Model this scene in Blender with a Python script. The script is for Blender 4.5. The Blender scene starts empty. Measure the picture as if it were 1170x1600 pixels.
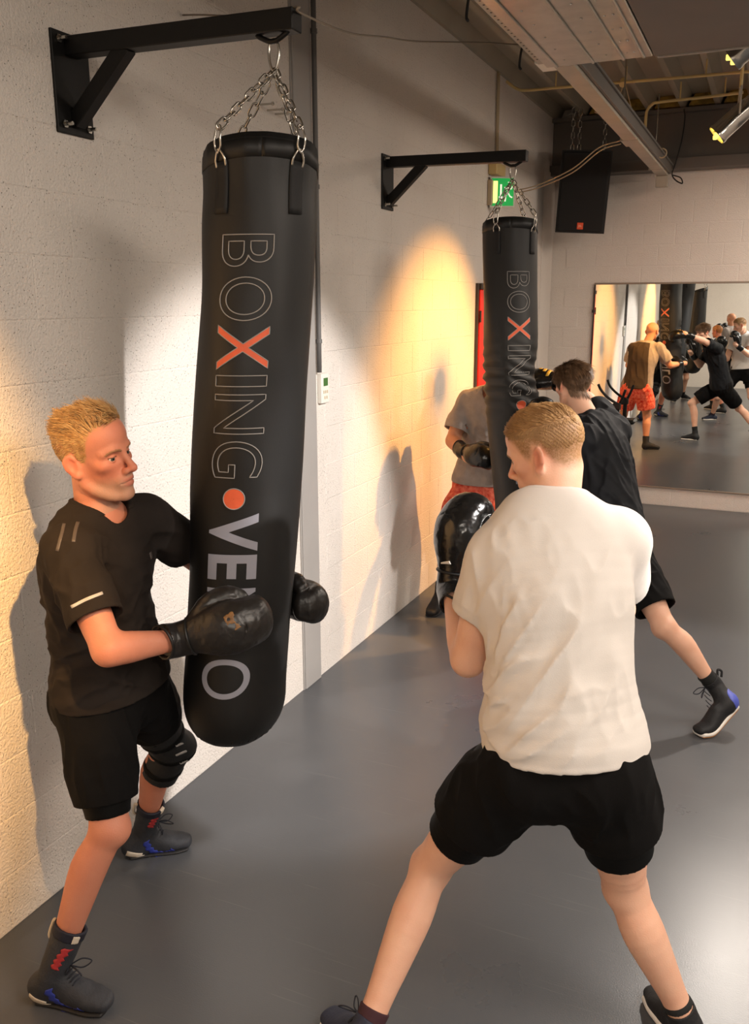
import bpy, bmesh, math, random
import numpy as np
import openvdb
from mathutils import Matrix, Vector

SC = bpy.context.scene
COL = SC.collection
V = lambda *a: np.array(a, dtype=np.float64)
def nrm(v):
    v = np.asarray(v, float); return v / (np.linalg.norm(v) + 1e-12)

# ------------------------------------------------------------------ camera
CAM = V(2.148, 0.0, 2.05)
def make_camera():
    pt, yw, rl = [math.radians(a) for a in (13.513, 24.176, -0.129)]
    h = V(-math.sin(yw), math.cos(yw), 0); r = V(math.cos(yw), math.sin(yw), 0); z = V(0, 0, 1)
    fw = h * math.cos(pt) - z * math.sin(pt); up = z * math.cos(pt) + h * math.sin(pt)
    r2 = r * math.cos(rl) + up * math.sin(rl); u2 = up * math.cos(rl) - r * math.sin(rl)
    cd = bpy.data.cameras.new('camera'); co = bpy.data.objects.new('camera', cd); COL.objects.link(co)
    m = Matrix.Identity(4)
    for i in range(3):
        m[i][0], m[i][1], m[i][2], m[i][3] = r2[i], u2[i], -fw[i], CAM[i]
    co.matrix_world = m
    cd.sensor_fit = 'HORIZONTAL'; cd.sensor_width = 36.0; cd.lens = 1358.15 / 1170 * 36.0
    cd.clip_start = 0.02; cd.clip_end = 60
    SC.camera = co
make_camera()

# ------------------------------------------------------------------ world, lights, exposure
SC.view_settings.view_transform = 'Standard'
SC.view_settings.look = 'None'
SC.view_settings.gamma = 1.0
SC.view_settings.use_curve_mapping = False
SC.view_settings.exposure = 0.0
W = bpy.data.worlds.new('world'); SC.world = W; W.use_nodes = True
bg = W.node_tree.nodes['Background']; bg.inputs[0].default_value = (1.0, 0.80, 0.62, 1); bg.inputs[1].default_value = 0.05

def light(name, typ, loc, aim, power, color, size=0.1, cone=60, blend=0.4, size_y=None):
    d = bpy.data.lights.new(name, typ); d.energy = power; d.color = color
    if typ == 'SPOT':
        d.spot_size = math.radians(cone); d.spot_blend = blend; d.shadow_soft_size = size
    elif typ == 'AREA':
        d.shape = 'RECTANGLE' if size_y else 'SQUARE'; d.size = size
        if size_y: d.size_y = size_y
    o = bpy.data.objects.new(name, d); COL.objects.link(o)
    o.location = loc
    o.rotation_euler = (Vector(aim) - Vector(loc)).to_track_quat('-Z', 'Y').to_euler()
    return o
NEUT = (1.0, 0.89, 0.77); AMBER = (1.0, 0.46, 0.10)
light('spot_white_bag', 'SPOT', (4.6, 2.3, 3.25), (0.0, 3.50, 0.75), 1250, (1.0, 0.95, 0.92), 0.06, 33, 0.38)
light('spot_amber_near', 'SPOT', (2.5, 0.55, 3.35), (-0.1, 1.00, 1.45), 1200, (1.0, 0.55, 0.18), 0.03, 43, 0.65)
light('spot_white_far', 'SPOT', (4.7, 3.35, 3.25), (0.0, 6.0, 1.0), 330, (1.0, 0.86, 0.72), 0.03, 24, 0.6)
light('spot_amber_stage_lamp', 'SPOT', (1.735, 6.188, 3.08), (0.0, 5.86, 1.05), 1650, AMBER, 0.05, 70, 0.8)
light('area_front', 'AREA', (4.2, 1.4, 3.3), (3.4, 1.5, 0.0), 150, (1.0, 0.87, 0.75), 1.8)
light('area_mid', 'AREA', (3.8, 4.6, 3.3), (3.2, 4.6, 0.0), 90, NEUT, 1.4)
light('area_far', 'AREA', (3.2, 7.6, 3.3), (2.8, 7.6, 0.0), 85, (1.0, 0.83, 0.69), 1.2)
light('area_rear', 'AREA', (3.2, -2.2, 3.3), (2.4, -2.4, 0.0), 190, NEUT, 1.4)
light('spot_back', 'SPOT', (2.3, 6.6, 3.3), (1.9, 3.9, 0.0), 300, (1.0, 0.90, 0.80), 0.05, 55, 0.5)

# ------------------------------------------------------------------ materials
def lin(c):
    c = [x / 255 for x in c]
    return tuple(x / 12.92 if x <= 0.04045 else ((x + 0.055) / 1.055) ** 2.4 for x in c) + (1.0,)
MATS = {}
def mat(name, col, rough=0.5, metal=0.0, var=0.0, vscale=8.0, col2=None, bump=0.0, bscale=60.0, spec=0.5,
        coat=0.0, emit=0.0, sub=0.0, bdetail=4.0, rvar=0.0, extra=None, sheen=0.0):
    if name in MATS: return MATS[name]
    m = bpy.data.materials.new(name); m.use_nodes = True; MATS[name] = m
    nt = m.node_tree; N = nt.nodes; L = nt.links; b = N['Principled BSDF']
    c = lin(col)
    b.inputs['Base Color'].default_value = c; b.inputs['Roughness'].default_value = rough
    b.inputs['Metallic'].default_value = metal; b.inputs['Specular IOR Level'].default_value = spec
    b.inputs['Coat Weight'].default_value = coat; b.inputs['Sheen Weight'].default_value = sheen
    if sub:
        b.inputs['Subsurface Weight'].default_value = sub
        b.inputs['Subsurface Radius'].default_value = (0.9, 0.3, 0.15); b.inputs['Subsurface Scale'].default_value = 0.012
    if emit:
        b.inputs['Emission Color'].default_value = c; b.inputs['Emission Strength'].default_value = emit
    tc = N.new('ShaderNodeTexCoord')
    if var or col2 or rvar:
        n = N.new('ShaderNodeTexNoise'); n.inputs['Scale'].default_value = vscale; n.inputs['Detail'].default_value = 5
        L.new(tc.outputs['Object'], n.inputs['Vector'])
        if var or col2:
            r = N.new('ShaderNodeValToRGB'); r.color_ramp.elements[0].position = 0.32; r.color_ramp.elements[1].position = 0.68
            if col2: a, d = c, lin(col2)
            else:
                a = tuple(x * (1 - var) for x in c[:3]) + (1,); d = tuple(min(1, x * (1 + var)) for x in c[:3]) + (1,)
            r.color_ramp.elements[0].color = a; r.color_ramp.elements[1].color = d
            L.new(n.outputs['Fac'], r.inputs['Fac']); L.new(r.outputs['Color'], b.inputs['Base Color'])
        if rvar:
            mr = N.new('ShaderNodeMapRange'); mr.inputs['To Min'].default_value = rough - rvar; mr.inputs['To Max'].default_value = rough + rvar
            mr.inputs['From Min'].default_value = 0.3; mr.inputs['From Max'].default_value = 0.7
            L.new(n.outputs['Fac'], mr.inputs['Value']); L.new(mr.outputs['Result'], b.inputs['Roughness'])
    if bump:
        n2 = N.new('ShaderNodeTexNoise'); n2.inputs['Scale'].default_value = bscale; n2.inputs['Detail'].default_value = bdetail
        L.new(tc.outputs['Object'], n2.inputs['Vector'])
        bp = N.new('ShaderNodeBump'); bp.inputs['Strength'].default_value = 1.0; bp.inputs['Distance'].default_value = bump
        L.new(n2.outputs['Fac'], bp.inputs['Height']); L.new(bp.outputs['Normal'], b.inputs['Normal'])
    if extra: extra(nt, b, tc)
    return m

def wall_paint():
    m = bpy.data.materials.new('painted_block'); m.use_nodes = True
    nt = m.node_tree; N = nt.nodes; L = nt.links; b = N['Principled BSDF']
    b.inputs['Roughness'].default_value = 0.75; b.inputs['Specular IOR Level'].default_value = 0.3
    g = N.new('ShaderNodeNewGeometry')
    big = N.new('ShaderNodeTexNoise'); big.inputs['Scale'].default_value = 1.7; big.inputs['Detail'].default_value = 3
    n1 = N.new('ShaderNodeTexNoise'); n1.inputs['Scale'].default_value = 110; n1.inputs['Detail'].default_value = 3
    n2 = N.new('ShaderNodeTexNoise'); n2.inputs['Scale'].default_value = 260; n2.inputs['Detail'].default_value = 2
    v = N.new('ShaderNodeTexVoronoi'); v.inputs['Scale'].default_value = 105; v.inputs['Randomness'].default_value = 1
    wn = N.new('ShaderNodeTexNoise'); wn.inputs['Scale'].default_value = 6; wn.inputs['Detail'].default_value = 2
    for n in (big, n1, n2, v, wn): L.new(g.outputs['Position'], n.inputs['Vector'])
    # pits: only some voronoi cells, and only where a slow noise is high
    pit = N.new('ShaderNodeMapRange'); pit.inputs['From Min'].default_value = 0.10; pit.inputs['From Max'].default_value = 0.20
    L.new(v.outputs['Distance'], pit.inputs['Value'])
    sep = N.new('ShaderNodeSeparateColor'); L.new(v.outputs['Color'], sep.inputs['Color'])
    gt = N.new('ShaderNodeMath'); gt.operation = 'GREATER_THAN'; gt.inputs[1].default_value = 0.52
    ad = N.new('ShaderNodeMath'); ad.operation = 'MULTIPLY_ADD'; ad.inputs[1].default_value = 0.9; ad.inputs[2].default_value = 0.0
    L.new(wn.outputs['Fac'], ad.inputs[0])
    mu = N.new('ShaderNodeMath'); mu.operation = 'MULTIPLY'; L.new(sep.outputs['Red'], mu.inputs[0]); L.new(ad.outputs[0], mu.inputs[1])
    gt2 = N.new('ShaderNodeMath'); gt2.operation = 'GREATER_THAN'; gt2.inputs[1].default_value = 0.36; L.new(mu.outputs[0], gt2.inputs[0])
    inv = N.new('ShaderNodeMath'); inv.operation = 'SUBTRACT'; inv.inputs[0].default_value = 1.0; L.new(pit.outputs[0], inv.inputs[1])
    pm = N.new('ShaderNodeMath'); pm.operation = 'MULTIPLY'; L.new(inv.outputs[0], pm.inputs[0]); L.new(gt2.outputs[0], pm.inputs[1])
    ramp = N.new('ShaderNodeValToRGB'); ramp.color_ramp.elements[0].color = lin((214, 205, 196)); ramp.color_ramp.elements[1].color = lin((228, 221, 213))
    L.new(big.outputs['Fac'], ramp.inputs['Fac'])
    mix = N.new('ShaderNodeMix'); mix.data_type = 'RGBA'; L.new(pm.outputs[0], mix.inputs['Factor'])
    L.new(ramp.outputs['Color'], mix.inputs['A']); mix.inputs['B'].default_value = lin((88, 74, 62))
    L.new(mix.outputs['Result'], b.inputs['Base Color'])
    s = N.new('ShaderNodeMath'); s.operation = 'MULTIPLY_ADD'; L.new(n2.outputs['Fac'], s.inputs[0]); s.inputs[1].default_value = 0.35; L.new(n1.outputs['Fac'], s.inputs[2])
    s2 = N.new('ShaderNodeMath'); s2.operation = 'SUBTRACT'; L.new(s.outputs[0], s2.inputs[0]); L.new(pm.outputs[0], s2.inputs[1])
    bp = N.new('ShaderNodeBump'); bp.inputs['Distance'].default_value = 0.009; bp.inputs['Strength'].default_value = 0.75
    L.new(s2.outputs[0], bp.inputs['Height']); L.new(bp.outputs['Normal'], b.inputs['Normal'])
    MATS['painted_block'] = m; return m
M_WALL = wall_paint()

def floor_mat():
    m = bpy.data.materials.new('grey_vinyl_floor'); m.use_nodes = True
    nt = m.node_tree; N = nt.nodes; L = nt.links; b = N['Principled BSDF']
    g = N.new('ShaderNodeNewGeometry')
    n = N.new('ShaderNodeTexNoise'); n.inputs['Scale'].default_value = 1.6; n.inputs['Detail'].default_value = 6; n.inputs['Roughness'].default_value = 0.62
    L.new(g.outputs['Position'], n.inputs['Vector'])
    r = N.new('ShaderNodeValToRGB'); r.color_ramp.elements[0].color = lin((74, 76, 80)); r.color_ramp.elements[1].color = lin((84, 86, 89))
    r.color_ramp.elements[0].position = 0.15; r.color_ramp.elements[1].position = 0.85; r.color_ramp.interpolation = 'B_SPLINE'
    L.new(n.outputs['Fac'], r.inputs['Fac'])
    # scuffs: thin stretched streaks in two directions
    cur = r.outputs['Color']
    for rot, sc, th in ((0.5, 2.6, 0.70), (1.35, 2.2, 0.71), (2.3, 3.0, 0.71)):
        mp = N.new('ShaderNodeMapping'); mp.inputs['Rotation'].default_value = (0, 0, rot); mp.inputs['Scale'].default_value = (1.0, 45.0, 1)
        L.new(g.outputs['Position'], mp.inputs['Vector'])
        w = N.new('ShaderNodeTexNoise'); w.inputs['Scale'].default_value = sc; w.inputs['Detail'].default_value = 1.5
        L.new(mp.outputs['Vector'], w.inputs['Vector'])
        mr = N.new('ShaderNodeMapRange'); mr.inputs['From Min'].default_value = th; mr.inputs['From Max'].default_value = th + 0.10; mr.inputs['To Max'].default_value = 0.30
        L.new(w.outputs['Fac'], mr.inputs['Value'])
        mx = N.new('ShaderNodeMix'); mx.data_type = 'RGBA'; L.new(mr.outputs[0], mx.inputs['Factor']); L.new(cur, mx.inputs['A']); mx.inputs['B'].default_value = lin((132, 130, 126))
        cur = mx.outputs['Result']
    L.new(cur, b.inputs['Base Color'])
    rr = N.new('ShaderNodeMapRange'); rr.inputs['From Min'].default_value = 0.1; rr.inputs['From Max'].default_value = 0.9
    rr.inputs['To Min'].default_value = 0.25; rr.inputs['To Max'].default_value = 0.33
    L.new(n.outputs['Fac'], rr.inputs['Value']); L.new(rr.outputs[0], b.inputs['Roughness'])
    n2 = N.new('ShaderNodeTexNoise'); n2.inputs['Scale'].default_value = 220; n2.inputs['Detail'].default_value = 2; L.new(g.outputs['Position'], n2.inputs['Vector'])
    bp = N.new('ShaderNodeBump'); bp.inputs['Distance'].default_value = 0.00025; L.new(n2.outputs['Fac'], bp.inputs['Height']); L.new(bp.outputs['Normal'], b.inputs['Normal'])
    return m
M_FLOOR = floor_mat()
M_STEEL_GREY = mat('grey_painted_steel', (158, 154, 150), 0.5, var=0.05, vscale=3)
M_DECK = mat('corrugated_steel', (150, 142, 126), 0.42, metal=0.0, var=0.12, vscale=2)
M_DARKSTEEL = mat('dark_grey_steel', (98, 92, 86), 0.55, var=0.06, vscale=2)
M_BEAM = mat('grey_beam', (176, 168, 154), 0.5, metal=0.2, var=0.08, vscale=5)
M_GALV = mat('galvanised_sheet', (188, 182, 172), 0.34, metal=0.75, var=0.08, vscale=14)
M_DUCTGREY = mat('grey_duct_board', (112, 104, 98), 0.7, var=0.05, vscale=4)
M_BLACKSTEEL = mat('black_powder_coat', (9, 8, 7), 0.5, bump=0.0004, bscale=300, spec=0.3)
M_CHROME = mat('zinc_chain', (190, 186, 178), 0.22, metal=1.0)
M_BAG = mat('black_bag_vinyl', (11, 10, 9), 0.54, bump=0.0002, bscale=180, var=0.12, vscale=6)
M_BAGSTRAP = mat('black_webbing', (13, 12, 12), 0.7, bump=0.0005, bscale=400)
M_ORANGE = mat('orange_print', (222, 96, 58), 0.55, var=0.06, vscale=40)
M_SILVER = mat('silver_print', (142, 143, 154), 0.5)
M_LINE = mat('grey_outline_print', (152, 148, 144), 0.5)
M_LINEBLUE = mat('pale_blue_print', (132, 148, 182), 0.5)
M_GLOVE = mat('black_glove_leather', (17, 16, 15), 0.24, bump=0.0008, bscale=70, var=0.2, vscale=20)
M_GLOVEMATT = mat('worn_black_glove_leather', (34, 31, 28), 0.38, bump=0.0009, bscale=80, col2=(25, 22, 21), vscale=9)
M_GLOVETRIM = mat('black_glove_trim', (10, 10, 10), 0.5)
M_WHITEPLASTIC = mat('white_plastic', (226, 222, 212), 0.45)
M_YELLOWPIPE = mat('cream_conduit', (206, 184, 128), 0.45)
M_GREYPIPE = mat('grey_conduit', (96, 94, 92), 0.5)
M_CABLE = mat('grey_cable', (120, 108, 94), 0.6)
M_CABLELIGHT = mat('beige_cable', (186, 168, 138), 0.6)
M_BLACKCABLE = mat('black_cable', (18, 17, 16), 0.6)

# ------------------------------------------------------------------ mesh helpers
def link(name, me, m=None, parent=None, smooth=False):
    o = bpy.data.objects.new(name, me); COL.objects.link(o)
    if m is not None: me.materials.append(m)
    if parent is not None: o.parent = parent
    if smooth:
        me.polygons.foreach_set('use_smooth', np.ones(len(me.polygons), bool))
    return o
def tag(o, label=None, cat=None, group=None, kind=None):
    if label: o['label'] = label
    if cat: o['category'] = cat
    if group: o['group'] = group
    if kind: o['kind'] = kind
    return o
def empty(name, loc=(0, 0, 0), parent=None):
    o = bpy.data.objects.new(name, None); COL.objects.link(o); o.location = loc; o.empty_display_size = 0.1
    if parent is not None: o.parent = parent
    return o

class MB:
    """collects boxes, tubes and loose faces into one mesh"""
    def __init__(s): s.v = []; s.f = []; s.n = 0
    def add(s, v, f):
        v = np.asarray(v, float); s.v.append(v); s.f += [tuple(int(i) + s.n for i in q) for q in f]; s.n += len(v); return s
    def box(s, lo, hi, bev=0.0):
        bm = bmesh.new(); bmesh.ops.create_cube(bm, size=1.0)
        lo = np.asarray(lo, float); hi = np.asarray(hi, float)
        for q in bm.verts: q.co = Vector((lo + hi) / 2 + np.array(q.co) * (hi - lo))
        if bev: bmesh.ops.bevel(bm, geom=bm.edges[:], offset=bev, segments=1, affect='EDGES', profile=0.7)
        bm.verts.index_update(); s.add([q.co[:] for q in bm.verts], [[q.index for q in f.verts] for f in bm.faces]); bm.free(); return s
    def obox(s, a, b, up, w, h, bev=0.0):
        """box along a->b, w across, h along up"""
        a = np.asarray(a, float); b = np.asarray(b, float); d = nrm(b - a); L = np.linalg.norm(b - a)
        sd = nrm(np.cross(d, up)); u = np.cross(sd, d); n0 = s.n
        t = MB().box((0, -w / 2, -h / 2), (L, w / 2, h / 2), bev); v = np.concatenate(t.v)
        return s.add(a + v[:, :1] * d + v[:, 1:2] * sd + v[:, 2:] * u, t.f)
    def tube(s, pts, r, n=8, closed=False, caps=True):
        pts = np.asarray(pts, float); m = len(pts)
        r = np.broadcast_to(np.asarray(r, float), (m,))
        if closed: T = np.roll(pts, -1, 0) - np.roll(pts, 1, 0)
        else: T = np.gradient(pts, axis=0)
        T /= np.linalg.norm(T, axis=1)[:, None] + 1e-12
        u = np.cross(T[0], V(0, 0, 1) if abs(T[0][2]) < 0.9 else V(1, 0, 0)); u = nrm(u); vs = []
        an = np.arange(n) / n * 2 * math.pi
        for i in range(m):
            u = nrm(u - T[i] * (u @ T[i])); w = np.cross(T[i], u)
            vs.append(pts[i] + r[i] * (np.cos(an)[:, None] * u + np.sin(an)[:, None] * w))
        f = []
        for i in range(m if closed else m - 1):
            j = (i + 1) % m
            for k in range(n):
                f.append((i * n + k, i * n + (k + 1) % n, j * n + (k + 1) % n, j * n + k))
        if not closed and caps: f += [tuple(range(n - 1, -1, -1)), tuple((m - 1) * n + k for k in range(n))]
        return s.add(np.concatenate(vs), f)
    def cyl(s, a, b, r, n=16, r2=None):
        return s.tube([a, b], [r, r if r2 is None else r2], n)
    def mesh(s, name):
        me = bpy.data.meshes.new(name); me.from_pydata(np.concatenate(s.v).tolist(), [], s.f); me.update(); return me
    def build(s, name, m, parent=None, smooth=False): return link(name, s.mesh(name), m, parent, smooth)

def catmull(pts, n):
    pts = np.asarray(pts, float)
    if len(pts) < 3:
        t = np.linspace(0, 1, n * (len(pts) - 1) + 1)[:, None]; return pts[0] * (1 - t) + pts[-1] * t
    P = np.vstack([2 * pts[0] - pts[1], pts, 2 * pts[-1] - pts[-2]]); out = []
    for i in range(1, len(P) - 2):
        t = np.linspace(0, 1, n, endpoint=False)[:, None]
        a, b, c, d = P[i - 1], P[i], P[i + 1], P[i + 2]
        out.append(0.5 * (2 * b + (c - a) * t + (2 * a - 5 * b + 4 * c - d) * t ** 2 + (3 * b - a - 3 * c + d) * t ** 3))
    return np.vstack(out + [P[-2][None]])

# ------------------------------------------------------------------ distance-field modelling (bodies, clothes, gloves, shoes)
_rng = np.random.RandomState(7); _TAB = _rng.rand(32, 32, 32).astype(np.float32)
def vnoise(P):
    P = np.asarray(P, np.float32); I = np.floor(P).astype(np.int32); f = P - I; f = f * f * (3 - 2 * f)
    I &= 31; J = (I + 1) & 31
    x0, y0, z0 = I.T; x1, y1, z1 = J.T; fx, fy, fz = f.T
    a = _TAB[x0, y0, z0] * (1 - fx) + _TAB[x1, y0, z0] * fx; b = _TAB[x0, y1, z0] * (1 - fx) + _TAB[x1, y1, z0] * fx
    c = _TAB[x0, y0, z1] * (1 - fx) + _TAB[x1, y0, z1] * fx; d = _TAB[x0, y1, z1] * (1 - fx) + _TAB[x1, y1, z1] * fx
    return (a * (1 - fy) + b * fy) * (1 - fz) + (c * (1 - fy) + d * fy) * fz

def smin(a, b, k):
    if k <= 0: return np.minimum(a, b)
    h = np.maximum(k - np.abs(a - b), 0) / k
    return np.minimum(a, b) - h * h * (k * 0.25)

class Field:
    def __init__(s, lo, hi, h, fine=None):
        """grid lo..hi with step h; fine = (lo, hi, h2) gets a denser step on each axis"""
        s.ax = []; s.h = h
        for d in range(3):
            if fine is None: a = np.arange(lo[d], hi[d] + h, h)
            else:
                fl, fh, h2 = max(fine[0][d], lo[d]), min(fine[1][d], hi[d]), fine[2]
                a = np.concatenate([np.linspace(lo[d], fl, max(1, int((fl - lo[d]) / h)), endpoint=False) if fl > lo[d] else [],
                                    np.linspace(fl, fh, int((fh - fl) / h2), endpoint=False),
                                    np.linspace(fh, hi[d], max(2, int((hi[d] - fh) / h) + 1))])
            s.ax.append(a.astype(np.float32))
        s.a = np.full([len(x) for x in s.ax], 0.2, np.float32)
    def copy(s):
        c = Field.__new__(Field); c.ax = s.ax; c.h = s.h; c.a = s.a.copy(); return c
    def sl(s, lo, hi):
        r = []
        for d in range(3):
            i = int(np.searchsorted(s.ax[d], lo[d])); j = int(np.searchsorted(s.ax[d], hi[d])); r.append(slice(max(i - 1, 0), min(j + 1, len(s.ax[d]))))
        return tuple(r)
    def xyz(s, S): return (s.ax[0][S[0]][:, None, None], s.ax[1][S[1]][None, :, None], s.ax[2][S[2]][None, None, :])
    def put(s, S, d, k, op):
        A = s.a[S]
        if op == 'add': s.a[S] = smin(A, d, k)
        else: s.a[S] = -smin(-A, d, k)          # carve
    def sweep(s, pts, w, dep=None, side=None, k=0.02, flat=(0, 0), n=3, op='add', power=2.0):
        pts = np.asarray(pts, float); m = len(pts)
        w = np.broadcast_to(np.asarray(w, float), (m,)); rnd = dep is None
        dep = w if rnd else np.broadcast_to(np.asarray(dep, float), (m,))
        if not rnd:
            side = np.asarray(side, float); side = np.broadcast_to(side, (m, 3)) if side.ndim == 1 else side
            R = np.hstack([pts, w[:, None], dep[:, None], side])
        else: R = np.hstack([pts, w[:, None], dep[:, None]])
        if m > 2 and n > 1: R = catmull(R, n)
        P = R[:, :3]; w = R[:, 3]; dep = R[:, 4]
        pad = max(k, 0.046 if s.h >= .004 else .034) + 2.5 * s.h; rm = max(w.max(), dep.max()) + pad
        S = s.sl(P.min(0) - rm, P.max(0) + rm)
        D = np.full(s.a[S].shape, 0.2, np.float32)
        o = [S[d].start for d in range(3)]
        for i in range(len(P) - 1):
            a, b = P[i], P[i + 1]; r = max(w[i], w[i + 1], dep[i], dep[i + 1]) + pad
            Q = s.sl(np.minimum(a, b) - r, np.maximum(a, b) + r)
            X, Y, Z = s.xyz(Q); ab = b - a; L2 = ab @ ab + 1e-12
            px, py, pz = X - a[0], Y - a[1], Z - a[2]
            t = np.clip((px * ab[0] + py * ab[1] + pz * ab[2]) / L2, 0, 1)
            qx, qy, qz = px - t * ab[0], py - t * ab[1], pz - t * ab[2]
            ww = w[i] + t * (w[i + 1] - w[i])
            if rnd: d = np.sqrt(qx * qx + qy * qy + qz * qz) - ww
            else:
                dd = dep[i] + t * (dep[i + 1] - dep[i])
                sv = R[i, 5:8] + R[i + 1, 5:8]; ax = ab / math.sqrt(L2); sv = nrm(sv - ax * (sv @ ax)); fv = np.cross(ax, sv)
                u = (qx * sv[0] + qy * sv[1] + qz * sv[2]); v = (qx * fv[0] + qy * fv[1] + qz * fv[2]); e = (qx * ax[0] + qy * ax[1] + qz * ax[2])
                mm = np.minimum(ww, dd); iu, iv, ie = 1 / ww, 1 / dd, 1 / mm
                if power == 2.0:
                    k0 = np.sqrt((u * iu) ** 2 + (v * iv) ** 2 + (e * ie) ** 2) + 1e-6
                else:
                    k0 = ((np.abs(u * iu) ** power + np.abs(v * iv) ** power) ** (2 / power) + (e * ie) ** 2) ** 0.5 + 1e-6
                k1 = np.sqrt((u * iu * iu) ** 2 + (v * iv * iv) ** 2 + (e * ie * ie) ** 2) + 1e-6
                d = k0 * (k0 - 1) / k1 * (1.0)
                d = np.where(k0 < 1, np.maximum(d, (k0 - 1) * mm), d)
            T = tuple(slice(Q[c].start - o[c], Q[c].stop - o[c]) for c in range(3))
            T2 = tuple(slice(max(t_.start, 0), min(t_.stop, D.shape[c])) for c, t_ in enumerate(T))
            U = tuple(slice(T2[c].start - T[c].start, d.shape[c] - (T[c].stop - T2[c].stop)) for c in range(3))
            D[T2] = np.minimum(D[T2], d[U])
        X, Y, Z = s.xyz(S)
        for e, c, g in ((0, P[0], P[0] - P[1]), (1, P[-1], P[-1] - P[-2])):
            fe = flat[e]
            if isinstance(fe, np.ndarray) or fe:
                g = nrm(fe) if isinstance(fe, np.ndarray) else nrm(g)
                D = np.maximum(D, (X - c[0]) * g[0] + (Y - c[1]) * g[1] + (Z - c[2]) * g[2])
        s.put(S, D, k, op); return s
    def ell(s, c, r, B=None, k=0.02, op='add'):
        """ellipsoid; B = 3x3 rows are its axes"""
        c = np.asarray(c, float); r = np.broadcast_to(np.asarray(r, float), (3,)); B = np.eye(3) if B is None else np.asarray(B, float)
        ext = np.sqrt(((B * r[:, None]) ** 2).sum(0)) + max(k, 0.05 if s.h >= .004 else .03) + 2.5 * s.h
        S = s.sl(c - ext, c + ext); X, Y, Z = s.xyz(S); X = X - c[0]; Y = Y - c[1]; Z = Z - c[2]
        k0 = 0; k1 = 0
        for i in range(3):
            q = (X * B[i][0] + Y * B[i][1] + Z * B[i][2]) / r[i]; k0 = k0 + q * q; k1 = k1 + (q / r[i]) ** 2
        k0 = np.sqrt(k0) + 1e-6; k1 = np.sqrt(k1) + 1e-6
        d = k0 * (k0 - 1) / k1; d = np.where(k0 < 1, np.maximum(d, (k0 - 1) * r.min()), d)
        s.put(S, d.astype(np.float32), k, op); return s
    def cut(s, p, n, lo=None, hi=None):
        """remove everything on the +n side of the plane through p"""
        S = s.sl(s.mn() if lo is None else lo, s.mx() if hi is None else hi); X, Y, Z = s.xyz(S); n = nrm(n)
        s.a[S] = np.maximum(s.a[S], (X - p[0]) * n[0] + (Y - p[1]) * n[1] + (Z - p[2]) * n[2]); return s
    def mn(s): return np.array([x[0] for x in s.ax])
    def mx(s): return np.array([x[-1] for x in s.ax])
    def near(s, fn, band=0.03):
        """displace the field near its surface by fn(points)"""
        I = np.argwhere(np.abs(s.a) < band)
        if len(I):
            P = np.stack([s.ax[d][I[:, d]] for d in range(3)], 1); s.a[I[:, 0], I[:, 1], I[:, 2]] += fn(P).astype(np.float32)
        return s
    def patch(s, region, off=0.0015, thick=None):
        """shell piece of this surface inside region(points)<0, lifted by off"""
        c = s.copy(); I = np.argwhere(np.abs(s.a) < max(0.03, off * 3)); c.a[:] = 0.2
        P = np.stack([s.ax[d][I[:, d]] for d in range(3)], 1); A = s.a[I[:, 0], I[:, 1], I[:, 2]]
        r = np.asarray(region(P), np.float32); v = np.maximum(A - off, r)
        if thick: v = np.maximum(v, -(A - off + thick))
        c.a[I[:, 0], I[:, 1], I[:, 2]] = np.clip(v, -0.2, 0.2); return c
    def sample(s, P):
        P = np.asarray(P); out = []
        idx = []
        for d in range(3):
            i = np.interp(P[:, d], s.ax[d], np.arange(len(s.ax[d]))); idx.append(i)
        i = [np.clip(np.floor(q).astype(int), 0, len(s.ax[d]) - 2) for d, q in enumerate(idx)]; f = [q - j for q, j in zip(idx, i)]
        r = 0
        for a in (0, 1):
            for b in (0, 1):
                for c in (0, 1):
                    wt = (f[0] if a else 1 - f[0]) * (f[1] if b else 1 - f[1]) * (f[2] if c else 1 - f[2])
                    r = r + wt * s.a[i[0] + a, i[1] + b, i[2] + c]
        return r
    def mesh(s, name, relax=1):
        J = np.argwhere((s.a < 0.0))
        if not len(J): raise ValueError('empty field ' + name)
        lo = np.maximum(J.min(0) - 3, 0); hi = np.minimum(J.max(0) + 4, s.a.shape)
        A = np.clip(s.a[lo[0]:hi[0], lo[1]:hi[1], lo[2]:hi[2]] / s.h, -3, 3).astype(np.float32)
        A = np.pad(A, 1, constant_values=3.0)
        g = openvdb.FloatGrid(3.0); g.copyFromArray(np.ascontiguousarray(A))
        p, q = g.convertToQuads(0.0)
        p = np.asarray(p, np.float64) - 1; q = np.asarray(q, np.int64)
        co = np.stack([np.interp(p[:, d] + lo[d], np.arange(len(s.ax[d])), s.ax[d]) for d in range(3)], 1)
        for _ in range(relax):
            acc = np.zeros_like(co); cnt = np.zeros(len(co))
            for a, b in ((0, 1), (1, 2), (2, 3), (3, 0)):
                np.add.at(acc, q[:, a], co[q[:, b]]); np.add.at(acc, q[:, b], co[q[:, a]]); np.add.at(cnt, q[:, a], 1); np.add.at(cnt, q[:, b], 1)
            co = co * 0.5 + 0.5 * acc / np.maximum(cnt, 1)[:, None]
        me = bpy.data.meshes.new(name)
        q = q[:, ::-1]
        me.vertices.add(len(co)); me.vertices.foreach_set('co', co.ravel())
        me.loops.add(q.size); me.loops.foreach_set('vertex_index', q.ravel().astype(np.int32))
        me.polygons.add(len(q)); me.polygons.foreach_set('loop_start', np.arange(0, q.size, 4, dtype=np.int32))
        me.polygons.foreach_set('use_smooth', np.ones(len(q), bool))
        me.update(calc_edges=True)
        # orientation check: a face normal must look down the field's gradient
        k = len(q) // 2; c = co[q[k]].mean(0); nn = np.array(me.polygons[k].normal)
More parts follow.
